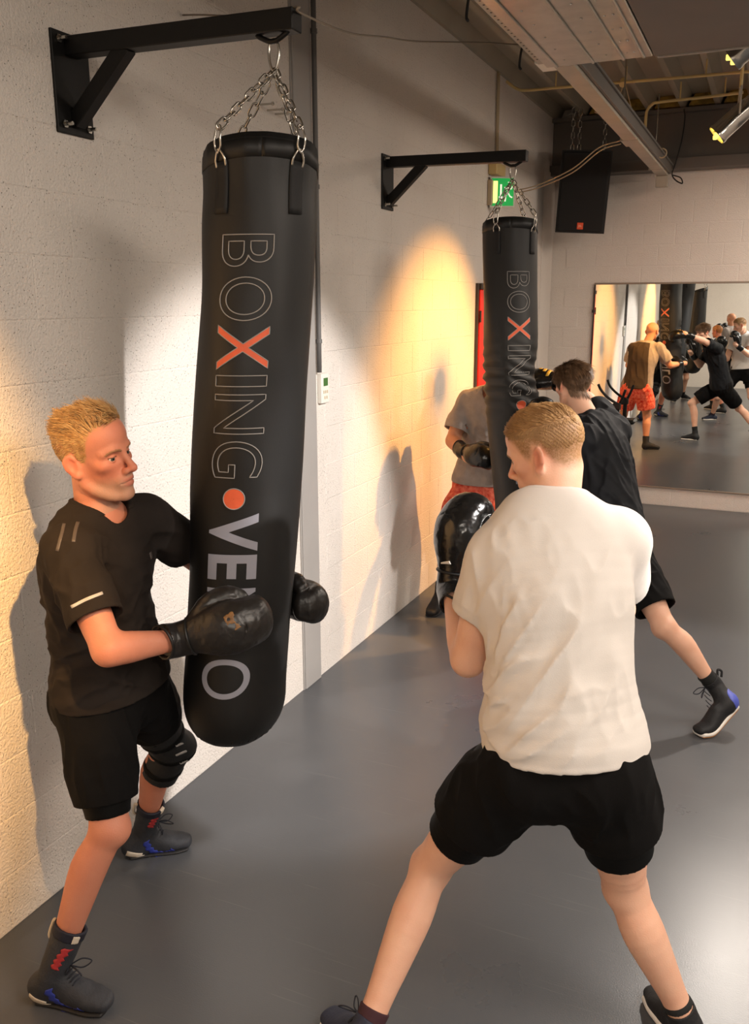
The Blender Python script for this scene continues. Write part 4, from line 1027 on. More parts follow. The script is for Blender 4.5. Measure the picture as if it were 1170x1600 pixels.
        for i in range(K):
            u = i / segs; base = P - N * .001 + Ln[:, None] * (u * (T * (1 - lf[:, None] * .6) + N * lf[:, None]) - u * u * N * (lf[:, None] * .55)) + W * (Ln * .25 * u * u)[:, None]
            r = rad * (1 - u) ** .6 + .00025
            for j, (a, b) in enumerate(((1, -.3), (-1, -.3), (0, .8))): allv[:, i, j] = base + r * (a * side + b * N)
        for i in range(segs):
            for j in range(3):
                j2 = (j + 1) % 3; faces.append((i * 3 + j, i * 3 + j2, (i + 1) * 3 + j2, (i + 1) * 3 + j))
        fa = np.array(faces); F_ = (fa[None] + (np.arange(m_) * K * 3)[:, None, None]).reshape(-1, 4)
        me = bpy.data.meshes.new('hair_strands'); co = allv.reshape(-1, 3) - s.off
        me.vertices.add(len(co)); me.vertices.foreach_set('co', co.ravel()); me.loops.add(F_.size); me.loops.foreach_set('vertex_index', F_.ravel().astype(np.int32))
        me.polygons.add(len(F_)); me.polygons.foreach_set('loop_start', np.arange(0, F_.size, 4, dtype=np.int32)); me.polygons.foreach_set('use_smooth', np.ones(len(F_), bool)); me.update(calc_edges=True)
        o = link('hair_strands' if capo else capname, me, m, capo or s.t); o['kind'] = 'stuff'; return capo or o
    def tshirt(s, m, hem=-.06, loose=.014, sl=(.62, .62), slr=.074, folds=(), collar=True, hemn=None, h=None, flare=0.0, name='tshirt', rib=None, backdrop=0.0, low=.02, trap=.060, seam=True):
        J, b = s.J, s.b; h = h or s.F.h
        pts = [J['sh' + q] for q in 'RL'] + [J['el' + q] for q in 'RL'] + [s.sp(hem - .15), J['neck'], J['pel']]
        A = np.array(pts); G = Field(A.min(0) - .24, A.max(0) + .16, h)
        st = [(hem, .168 + flare, .118 + flare), (hem * .5 + .07, .168 + flare * .7, .116 + flare * .7), (.3, .154 + flare * .3, .106 + flare * .4), (.5, .160, .113), (.68, .173, .120), (.84, .163, .104), (.95, .105, .074)]
        G.sweep([s.sp(t) for t, w, d in st], [w * b + loose for t, w, d in st], [d * b + loose for t, w, d in st], np.array([s.side(t) for t, w, d in st]), k=.02, flat=((hemn if hemn is not None else 1), 0), n=4)
        hems = []
        for q, g, k_ in (('R', 1, sl[0]), ('L', -1, sl[1])):
            sh, el = J['sh' + q], J['el' + q]; sd = s.ss * g
            G.sweep([J['neck'] - s.up * .018 + sd * .045, sh - sd * .045 + s.up * .016], [trap, trap - .002], k=.06)
            G.ell(sh, .056 + loose * .45, k=.035)
            e = sh + (el - sh) * k_; hems.append((sh, e))
            G.sweep([sh - (el - sh) * .05, sh + (el - sh) * k_ * .55, e], [.054 + loose * .5, slr - .004, slr], k=.035, flat=(0, 1))
        hp_ = s.sp(hem); hn_ = hemn if hemn is not None else -s.up
        def calm(P):
            w = np.clip(-((P - hp_) @ hn_) / .05, 0, 1)
            for sh, e in hems:
                d = nrm(e - sh); r = np.linalg.norm(P - e, axis=1); w = w * np.where(r < .13, np.clip(-((P - e) @ d) / .04, 0, 1), 1)
            return w
        for fn in folds: G.near(lambda P, fn=fn: fn(P) * calm(P))
        for sh, e in hems: d = nrm(e - sh); G.sweep([e - d * .05, e + d * .03], [slr - .012, slr - .006], k=.003, flat=(1, 1), op='carve')
        top = s.hl((0, -.02, -.07)); ax = nrm(top - J['neck'])
        c0 = J['neck'] + s.fwd * .018 + ax * low
        G.sweep([c0 - ax * .02, c0 + ax * .12], [.071 * (b ** .5), .082], k=.016, op='carve')
        if hemn is None:
            G.sweep([s.sp(hem - .06), s.sp(hem + .10)], [.160 * b + flare + loose * .5] * 2, [.110 * b + flare + loose * .5] * 2, s.side(0), k=.004, op='carve')
        o = s.add(G, name, m); s.G = G; s.Go = o
        if collar:
            rr = G.patch(lambda P: np.maximum(np.abs(np.linalg.norm(np.cross(P - c0, ax), axis=1) - .080 * (b ** .5)) - .011, np.maximum(-.010 - (P - c0) @ ax, (P - c0) @ ax - .08)), .0016)
            try: s.add(rr, 'collar', rib or m, o)
            except ValueError: pass
        for sh, e in (hems if seam else []):
            d = nrm(e - sh); c_ = sh + d * .018
            try: s.add(G.patch(lambda P: np.maximum(slab(c_, d, -.0022, .0022)(P), np.linalg.norm(P - c_, axis=1) - .105), .0012), 'shoulder_seam', rib or m, o)
            except ValueError: pass
        for sh, e in hems:
            d = nrm(e - sh)
            try: s.add(G.patch(lambda P: np.maximum(slab(e, d, -.021, -.018)(P), np.linalg.norm(P - e, axis=1) - .13), .0012), 'sleeve_seam', rib or m, o)
            except ValueError: pass
        return o
    def shorts(s, m, k=(.5, .5), r0=.105, r1=.112, waist=.16, folds=(), name='shorts', h=None, hemn=None, low=0.0):
        J, b = s.J, s.b; h = h or s.F.h
        A = np.array([J['knR'], J['knL'], J['hipR'], J['hipL'], s.sp(.25)]); G = Field(A.min(0) - .22, A.max(0) + .22, h)
        G.sweep([s.sp(-.13), s.sp(-.02), s.sp(.08), s.sp(waist)], np.array([.150, .174, .166, .152]) * b + .006, np.array([.100, .120, .113, .102]) * b + .006, s.side(0), k=.02, flat=(0, 1))
        for q in 'RL': G.ell(J['hip' + q] - s.fwd * .048, (.096, .091, .101), k=.06)
        for i, q in enumerate('RL'):
            hp, kn = J['hip' + q], J['kn' + q]; e = hp + (kn - hp) * k[i]
            G.sweep([hp - s.up * .03 - (s.sh * (.012 if q == 'R' else -.012)), hp + (e - hp) * .5, e], [r0 - .014, (r0 + r1) / 2, r1], k=.05, flat=(0, 1 if hemn is None else hemn[i]))
        ends = [(J['hip' + q] + (J['kn' + q] - J['hip' + q]) * k[i], nrm(J['kn' + q] - J['hip' + q])) for i, q in enumerate('RL')]
        def calm(P):
            w = np.ones(len(P))
            for e, d in ends: w = w * np.where(np.linalg.norm(P - e, axis=1) < .19, np.clip(-((P - e) @ d) / .06, 0, 1), 1)
            return w
        for fn in folds: G.near(lambda P, fn=fn: fn(P) * calm(P))
        for i, q in enumerate('RL'):
            hp, kn = J['hip' + q], J['kn' + q]; e = hp + (kn - hp) * k[i]; d = nrm(kn - hp)
            G.sweep([e - d * .05, e + d * .03], [r1 - .012, r1 - .006], k=.003, flat=(1, 1), op='carve')
        s.S = G; return s.add(G, name, m)
    def liner(s, m, k=(.7, .7), r=.006, name='liner_shorts', h=None):
        """tight legs under the shorts"""
        J = s.J; A = np.array([J['knR'], J['knL'], J['hipR'], J['hipL']]); G = Field(A.min(0) - .14, A.max(0) + .14, h or s.F.h); l = s.lb
        for i, q in enumerate('RL'):
            hp, kn = J['hip' + q], J['kn' + q]; u = lambda t: hp + (kn - hp) * t
            rr = lambda t: np.interp(t, [0, .35, .7, .9, 1.0], np.array([.094, .084, .067, .057, .056]) * l) + r
            T = [.15, .35, .5, .6, k[i]] if k[i] > .62 else [.15, .3, .45, k[i]]
            G.sweep([u(t) for t in T], [rr(t) for t in T], k=.01, flat=(0, 1))
        return s.add(G, name, m)
    def glove(s, q, palm, m=None, g=1.0, thumb=None, hd=None, trim=None, cuff=.075, h=.0032, name='boxing_glove', curl=1.0, tw=0.0):
        """thumb = direction of the thumb side"""
        m = m or M_GLOVE; trim = trim or M_GLOVETRIM
        wr = s.J['wr' + q]; el = s.J['el' + q]; a = nrm(hd if hd is not None else wr - el); p = nrm(palm); p = nrm(p - a * (a @ p)); sd = np.cross(a, p)
        if thumb is not None and sd @ np.asarray(thumb) < 0: sd = -sd
        R = lambda x, y=0, z=0: wr + g * (a * x + p * y + sd * z)
        fa = nrm(wr - el)
        G = Field(wr - .33 * g, wr + .33 * g, h)
        G.sweep([R(.025), R(.065, -.002), R(.115, -.004, -.004), R(.165, .000, -.006), R(.205, .020, -.006), R(.212, .052, -.006), R(.185, .074, -.006)],
                np.array([.043, .052, .062, .066, .063, .058, .048]) * g, np.array([.040, .044, .049, .050, .046, .036, .028]) * g, sd, k=.012, n=4)
        G.ell(R(.14, -.004, -.004), np.array((.075, .050, .064)) * g, [a, p, sd], .03)
        G.sweep([R(.06, .012, .035), R(.105, .030, .062), R(.150, .048, .066), R(.178, .060, .050)], np.array([.026, .030, .030, .024]) * g, k=.007, n=4)
        G.sweep([R(.17, -.052, -.06), R(.195, -.045, 0), R(.17, -.052, .06)], .0016, k=.006, op='carve')
        G.near(lambda P: .0022 * (vnoise(P * 55) - .5) + .0011 * (vnoise(P * 140) - .5))
        o = s.add(G, name, m)
        C = Field(wr - .2, wr + .2, h)
        C.sweep([wr - fa * cuff, wr - fa * (cuff * .4), wr, R(.045)], np.array([.047, .046, .046, .048]) * g, np.array([.043, .042, .042, .044]) * g, sd, k=.01, flat=(1, 1))
        C.sweep([wr - fa * (cuff + .02), wr - fa * (cuff - .015)], .040 * g, k=.002, flat=(1, 1), op='carve')
        cf = s.add(C, 'cuff', m, o)
        ring = lambda c, d, r: MB().tube([c + r * (math.cos(t) * nrm(np.cross(d, sd)) * .93 + math.sin(t) * sd) for t in np.linspace(0, 6.283, 28)[:-1]], .0042, 6, True)
        s.mb(ring(wr - fa * cuff, fa, .045 * g), 'cuff_piping', trim, o); s.mb(ring(R(.04), a, .0485 * g), 'cuff_piping', trim, o)
        s.gl = (G, R, a, p, sd, o, C); return o
    def shoe(s, q, m, sole, path=None, up=None, high=.06, name='shoe', width=1.0, h=.0032, sock=None, sockh=.06, lace=None, sole_h=.022, loops=True, shaft=None, heelc=None):
        J = s.J; he, to, an = J['heel' + q], J['toe' + q], J['an' + q]
        P = np.array(path if path is not None else [he, he + (to - he) * .35, he + (to - he) * .7, to], float)
        d0 = nrm(P[1] - P[0]); u0 = nrm(V(0, 0, 1) - d0 * d0[2]) if up is None else nrm(up); sd = nrm(np.cross(d0, u0))
        ups = []
        for i in range(4):
            d = nrm(P[min(i + 1, 3)] - P[max(i - 1, 0)]); ups.append(nrm(np.cross(sd, d)))
        ups = np.array(ups)
        L = sum(np.linalg.norm(P[i + 1] - P[i]) for i in range(3)); w = width
        lo = np.minimum(P.min(0), an) - .16; hi = np.maximum(P.max(0), an) + .16
        G = Field(lo, hi, h)
        dd = [nrm(P[1] - P[0]), nrm(P[2] - P[0]), nrm(P[3] - P[1]), nrm(P[3] - P[2])]
        Q = np.array([P[0] + dd[0] * .028, P[1], P[2], P[3] - dd[3] * .034])
        hb = np.array([.038, .042, .030, .022]); G.sweep(Q + ups * (hb + .006)[:, None], np.array([.034, .036, .045, .036]) * w, hb, sd, k=.01, n=5, power=2.4)
        top = an + nrm(J['kn' + q] - an) * high
        G.sweep([Q[0] * .7 + Q[1] * .3 + ups[0] * .05, an, top], [.040, .042, .044 if shaft is None else shaft], k=.035, flat=(0, 1))
        G.sweep([Q[1] + ups[1] * .070 + dd[1] * .01, Q[1] * .35 + Q[2] * .65 + ups[2] * .050], [.024, .022], k=.03)
        G.near(lambda Z: .0016 * (vnoise(Z * 60) - .5))
        n_ = nrm(J['kn' + q] - an)
        G.sweep([top - n_ * .02, top + n_ * .03], .039 if shaft is None else shaft - .006, k=.003, flat=(1, 1), op='carve')
        o = s.add(G, name, m)
        So = Field(lo, hi, h)
        So.sweep(Q + ups * (sole_h * .5), np.array([.037, .037, .047, .040]) * w, np.full(4, sole_h * .62), sd, k=.01, n=5, power=2.6)
        if path is None: So.cut(he + V(0, 0, .001), V(0, 0, -1))
        s.add(So, 'sole', sole, o)
        if lace is not None:
            mbk = MB()
            f0 = Q[1] * .35 + Q[2] * .65 + ups[2] * .072; f1 = an + dd[1] * .046 + n_ * min(high, .03)
            nl = 6
            for i in range(nl):
                c = f0 + (f1 - f0) * i / (nl - 1); cc = f0 + (f1 - f0) * min(i + .6, nl - 1) / (nl - 1)
                mbk.tube(catmull([c - sd * .022 - ups[1] * .006, c + ups[1] * .004, cc + sd * .022 - ups[1] * .006], 4), .0022, 5)
            k0 = f1 + ups[1] * .004
            if loops:
                for g in (-1, 1): mbk.tube(catmull([k0, k0 + dd[1] * .03 + sd * g * .02 + V(0, 0, .012), k0 + dd[1] * .055 + sd * g * .03, k0 + dd[1] * .035 + sd * g * .01 - V(0, 0, .01), k0], 5), .0022, 5)
            s.mb(mbk, 'laces', lace, o)
        if sock is not None:
            b = top + n_ * sockh; K = Field(np.minimum(an, b) - .09, np.maximum(an, b) + .09, h)
            K.sweep([an, top, b], np.array([.039, .0395, .0425]) * s.lb ** .5, k=.01, flat=(0, 1)); s.add(K, 'sock', sock)
        s.shf = (G, Q, ups, dd, sd, an, n_, o); return o

def sphere(c, r, nu=20, nv=12):
    c = np.asarray(c, float); v = [c + V(0, 0, r)]
    for i in range(1, nv):
        a = math.pi * i / nv
        for j in range(nu): b = 2 * math.pi * j / nu; v.append(c + r * V(math.sin(a) * math.cos(b), math.sin(a) * math.sin(b), math.cos(a)))
    v.append(c - V(0, 0, r)); f = [(0, 1 + j, 1 + (j + 1) % nu) for j in range(nu)]
    for i in range(nv - 2):
        for j in range(nu): f.append((1 + i * nu + j, 1 + (i + 1) * nu + j, 1 + (i + 1) * nu + (j + 1) % nu, 1 + i * nu + (j + 1) % nu))
    e = len(v) - 1; f += [(e, 1 + (nv - 2) * nu + (j + 1) % nu, 1 + (nv - 2) * nu + j) for j in range(nu)]
    return MB().add(v, f).mesh('eye')

def fold(along, long_, short, amp, seed=0, mask=None, other=None):
    """cloth folds: ridges of noise stretched along a direction"""
    a = nrm(along); b = nrm(np.cross(a, V(.31, .57, .76) if other is None else other)); c = np.cross(a, b)
    def fn(P):
        q = np.stack([P @ a / long_, P @ b / short, P @ c / short], 1) + seed * 3.7
        n = vnoise(q); r = 1 - np.abs(2 * n - 1); d = -amp * (r ** 1.5 - .45)
        return d * mask(P) if mask is not None else d
    return fn
def ballmask(c, r): return lambda P: np.clip(1.5 - 1.5 * np.linalg.norm(P - np.asarray(c), axis=1) / r, 0, 1)

M_SKINA = skin_mat('skin_ruddy', (198, 132, 106), (166, 140, 118), (204, 106, 84), (178, 136, 88))
M_SKINB = skin_mat('skin_fair', (220, 174, 148), hairc=(142, 106, 68))
M_SKINC = skin_mat('skin_pale', (222, 176, 150), hairc=(92, 68, 48))
M_SKIND = skin_mat('skin_tan', (206, 150, 118), (110, 78, 58))
M_HAIRA = mat('sandy_blond_hair', (178, 134, 82), 0.5, col2=(206, 170, 116), vscale=60)
M_HAIRB = mat('short_blond_hair', (148, 110, 68), 0.55, col2=(172, 134, 88), vscale=50)
M_HAIRC = mat('brown_hair', (92, 68, 48), 0.45, col2=(126, 96, 70), vscale=50)
M_HAIRE = mat('ginger_hair', (164, 104, 58), 0.5, col2=(186, 128, 76), vscale=50)
M_BROW = mat('brow_hair', (128, 94, 62), 0.7)
M_BROWA = mat('sandy_brow_hair', (150, 106, 74), 0.7)
M_TBLACK = mat('black_jersey', (38, 33, 30), 0.9, bump=0.0005, bscale=500, var=0.1, vscale=12, spec=0.12)
M_TCHAR = mat('black_sport_jersey', (27, 28, 31), 0.72, bump=0.0005, bscale=450, var=0.1, vscale=12, spec=0.12)
M_TWHITE = mat('white_cotton', (210, 204, 198), 0.9, bump=0.0006, bscale=420, spec=0.12)
M_TGREY = mat('grey_jersey', (150, 142, 138), 0.85, bump=0.0005, bscale=450, var=0.08, vscale=25, spec=0.12)
M_TBROWN = mat('brown_grey_back_panel', (66, 56, 48), 0.85, bump=0.0005, bscale=450, spec=0.12)
M_SHORTB = mat('black_sport_shorts', (15, 14, 14), 0.85, bump=0.0005, bscale=300, spec=0.12)
M_LINER = mat('black_tights', (9, 9, 9), 0.6, spec=0.12)
M_SHORTR = mat('red_camouflage_shorts', (190, 44, 34), 0.75, col2=(232, 132, 108), vscale=34, spec=0.12)
M_BRACE = mat('black_neoprene', (12, 12, 13), 0.65, bump=0.0006, bscale=300)
M_REFL = mat('reflective_grey', (168, 164, 160), 0.4)
M_DKREFL = mat('dark_grey_print', (74, 66, 62), 0.55)
M_BOOT = mat('dark_grey_boot_mesh', (44, 46, 52), 0.7, bump=0.0012, bscale=160, var=0.15, vscale=30)
M_BOOTBLUE = mat('blue_boot_trim', (44, 58, 150), 0.6)
M_BOOTRED = mat('red_boot_print', (170, 46, 48), 0.6)
M_BOOTPINK = mat('pink_boot_piping', (200, 50, 86), 0.5)
M_STRIPE = mat('cream_stripe', (206, 194, 176), 0.6)
M_NAVY = mat('navy_boot_collar', (18, 20, 36), 0.7)
M_LACE = mat('dark_laces', (22, 25, 38), 0.7)
M_SOLEDK = mat('dark_rubber_sole', (26, 25, 26), 0.6)
M_SOLEW = mat('white_midsole', (226, 220, 212), 0.55)
M_GUM = mat('gum_outsole', (176, 116, 52), 0.55)
M_SHOEBLK = mat('black_shoe_knit', (20, 20, 23), 0.7, bump=0.001, bscale=200)
M_SHOEBLUE = mat('blue_heel_counter', (74, 86, 178), 0.5)
M_SHOENAVY = mat('navy_shoe_knit', (30, 36, 56), 0.7, bump=0.001, bscale=200)
M_SOCK = mat('black_sock', (16, 17, 17), 0.85, bump=0.0006, bscale=300)
M_SOCKM = mat('maroon_sock', (56, 26, 34), 0.85, bump=0.0006, bscale=300)
M_GOLD = mat('gold_print', (196, 152, 50), 0.45)
M_GOLDWORN = mat('worn_gold_print', (120, 84, 44), 0.6, var=0.4, vscale=60)
M_SCALP = mat('shaved_scalp', (190, 132, 104), 0.5)

def jn(**k): return {a: np.array(b, float) for a, b in k.items()}
LINE_A = ((-.11, -.050), (-.07, -.055), (-.045, -.030), (-.030, .008), (-.006, .028), (.012, -.010), (.024, .008), (.034, .046), (.044, .068), (.060, .080), (.075, .086), (.1, .1))
def boot_marks(P_):
    """stripes, zigzag trims and piping on both sides of a tall boxing boot"""
    G, Q, ups, dd, sd, an, n_, ob = P_.shf
    d, u = dd[1], ups[1]; h0 = Q[0] - ups[0] * .044 - dd[0] * .028
    for so in (sd, -sd):
        at = lambda x, y: h0 + d * x + u * y + so * .035
        for x, y, hl_, hw in ((.040, .074, .027, .0125), (.072, .050, .026, .011), (.112, .034, .022, .009)):
            a, b = at(x - hl_, y + .008), at(x + hl_, y - .012); P_.ribbon(G, [a, (a + b) / 2, b], hw, -so, M_STRIPE, 'side_stripe', ob, n=3)
        P_.ribbon(G, [at(.085, .125), at(.098, .085), at(.125, .056), at(.165, .050), at(.185, .066)], .011, -so, M_BOOTBLUE, 'zigzag_trim', ob, .0042, 7, 8)
        sa = lambda t, y: an + n_ * t + nrm(d - n_ * (d @ n_)) * y + so * .03
        P_.ribbon(G, [sa(.118, .026), sa(.085, .016), sa(.052, .012)], .0105, -so, M_BOOTRED, 'shaft_print', ob, .004, 4, 10)
        P_.ribbon(G, [at(-.002, .048), at(.03, .028), at(.08, .022), at(.12, .018)], .0035, -so, M_BOOTPINK, 'piping', ob, n=4)

# ---------------------------------------------------------------- the man at left, hugging the bag
def man_left():
    J = jn(pel=(.36, 1.97, .905), neck=(.372, 1.95, 1.438), head=(.392, 1.94, 1.628), shR=(.415, 1.778, 1.375), shL=(.43, 2.115, 1.395), elR=(.60, 1.70, 1.145), wrR=(.672, 1.90, 1.112), elL=(.45, 2.37, 1.17), wrL=(.60, 2.50, 1.05),
           hipR=(.375, 1.87, .87), hipL=(.36, 2.07, .86), knR=(.47, 1.79, .52), anR=(.36, 1.62, .10), heelR=(.285, 1.608, 0), toeR=(.555, 1.665, 0), knL=(.33, 2.25, .52), anL=(.15, 2.31, .11), heelL=(.08, 2.265, 0), toeL=(.285, 2.44, 0))
    p = Fig(J, (.985, .07), .05, -.13, 1.04, .0042, .0021, 1.12).begin('person', 'person in black T-shirt and dark boots hugging the tall bag by the wall', (.36, 1.95, 0))
    p.make_body(M_SKINA, .62, scalp=p.fade(LINE_A, .022, .8)); p.eyes((.25, 1, -.05)); p.brows(M_BROWA, .0036, .0009)
    reg = p.scalp(LINE_A)
    def comb(q, rg):
        top = hrange(q[:, 2], .045, .085); n = len(q)
        sw = np.stack([.35 * np.sin(q[:, 0] * 40 + q[:, 1] * 25) + .25, -.95 + 1.7 * hrange(q[:, 1], .025, .075), .75 * np.ones(n)], 1)
        sd = np.stack([np.zeros(n), -.75 * np.ones(n), -.45 + .4 * rg.rand(n)], 1)
        return sw * top[:, None] + sd * (1 - top[:, None]), .20 + .85 * top, .12 + .70 * top
    p.hair(p.scalp(LINE_A, grow=.002), M_HAIRA, 9500, .050, comb, .0011, 0, 3, lift=.62, wob=.32, segs=4)
    fl = [fold((.3, 1, -.5), .22, .045, .010, 1), fold((.9, .2, .35), .20, .035, .012, 5, ballmask((.42, 1.92, 1.02), .30)), fold((.5, -.2, -1), .16, .03, .009, 9, ballmask((.45, 1.78, 1.24), .22))]
    o = p.tshirt(M_TBLACK, hem=-.03, loose=.016, sl=(.70, .55), slr=.078, folds=fl, flare=.024, low=.03, hemn=nrm(V(.02, .05, -1)))
    G = p.G
    # reflective marks
    vw = V(.556, 1.682, 1.29) - CAM
    p.ribbon(G, [V(.520, 1.662, 1.268), V(.555, 1.684, 1.288), V(.592, 1.705, 1.304)], .0042, vw, M_REFL, 'reflective_stripe', o, n=6)
    p.ribbon(G, [V(.470, 1.765, 1.478), V(.474, 1.748, 1.455), V(.480, 1.731, 1.426)], .0048, vw, M_DKREFL, 'shoulder_print', o, n=6)
    p.ribbon(G, [V(.432, 1.752, 1.470), V(.436, 1.735, 1.44), V(.440, 1.71, 1.400)], .0042, vw, M_DKREFL, 'shoulder_print', o, n=6)
    p.ribbon(G, [V(.52, 2.04, 1.312), V(.522, 2.04, 1.303), V(.524, 2.04, 1.292)], .0065, V(-1, .2, 0), M_DKREFL, 'chest_emblem', o, n=4)
    p.shorts(M_SHORTB, (.78, .62), .126, .094, .15, [fold((.2, .1, -1), .2, .04, .010, 3)])
    p.liner(M_LINER, (.90, .80), .009)
    # hinged knee brace on the far knee
    kn, hp, an = J['knL'], J['hipL'], J['anL']; a, b = kn + (hp - kn) * .36, kn + (an - kn) * .30
    K = Field(kn - .26, kn + .26, .004); K.sweep([a, kn + V(.006, .008, 0), b], [.080, .069, .066], k=.02, flat=(1, 1), n=4)
    K.ell(kn + V(.045, .045, .0), (.042, .042, .05), k=.03)
    K.near(lambda P: .003 * (vnoise(P * 45) - .5))
    br = p.add(K, 'knee_brace', M_BRACE)
    for t_, w_ in ((.22, .012), (-.02, .010), (-.2, .012)):
        c = kn + (hp - kn) * t_ if t_ > 0 else kn - (an - kn) * t_
        try: p.add(K.patch(slab(c, nrm(hp - kn) if t_ > 0 else nrm(kn - an), -w_, w_), .003), 'brace_strap', M_LINER, br)
        except ValueError: pass
    for z_, s_ in ((.56, .010), (.525, .016), (.487, .014)):
        c = V(.405, 2.235, z_); v_ = nrm(CAM - c); l_ = nrm(V(.75, .45, .35)); w_ = nrm(np.cross(v_, l_))
        try: p.add(K.patch(obb(c, [l_, w_, v_], (s_, .0042, .06)), .0038), 'buckle', M_REFL, br)
        except ValueError: pass
    # boots
    for q in 'RL':
        o = p.shoe(q, M_BOOT, M_SOLEDK, high=.150, lace=M_LACE, sole_h=.014, name='boxing_boot', shaft=.049, width=.98)
        boot_marks(p)
        G, Q, ups, dd, sd, an, n_, ob = p.shf
        top = an + n_ * .150
        try: p.add(G.patch(slab(top, n_, -.028, .004), .0022), 'collar', M_NAVY, ob)
        except ValueError: pass
        tg = top - n_ * .018 + dd[1] * .03 + sd * (.02)
        try:
            tp = p.add(G.patch(obb(tg, [nrm(np.cross(n_, nrm(dd[1] + sd * .8))), n_, nrm(dd[1] + sd * .8)], (.012, .013, .05)), .0036), 'tongue_tag', M_STRIPE, ob)
            f_ = nrm(dd[1] + sd * .8); s__ = nrm(np.cross(n_, f_)); c = top - n_ * .020 + f_ * .053
        except ValueError: pass
        p.mb(MB().tube(catmull([top - dd[1] * .046, top - dd[1] * .060 + n_ * .012, top - dd[1] * .058 - n_ * .03, top - dd[1] * .05 - n_ * .045], 6), .0055, 6), 'pull_loop', M_STRIPE, ob)
    # gloves
    o = p.glove('R', (-.50, .82, -.1), M_GLOVEMATT, 1.10, thumb=(0, 0, 1), hd=(.86, .42, .26), cuff=.045)
    G, R, a, pd, sd, ob, Cf = p.gl
    e = V(.925, 2.0, 1.175)
    P0 = R(.165, -.05, .02); 
    def scuff(Z): return np.maximum(obb(P0, [nrm(a + sd * .3), nrm(sd - a * .3), pd], (.016, .026, .06))(Z), (vnoise(Z * 130) - .56) * .02)
    try: p.add(G.patch(scuff, .0009), 'worn_emblem', M_GOLDWORN, ob)
    except ValueError: pass
    p.glove('L', (-.1, -1, .1), M_GLOVEMATT, 1.05, thumb=(0, 0, 1), hd=(.97, -.02, .05), cuff=.05)

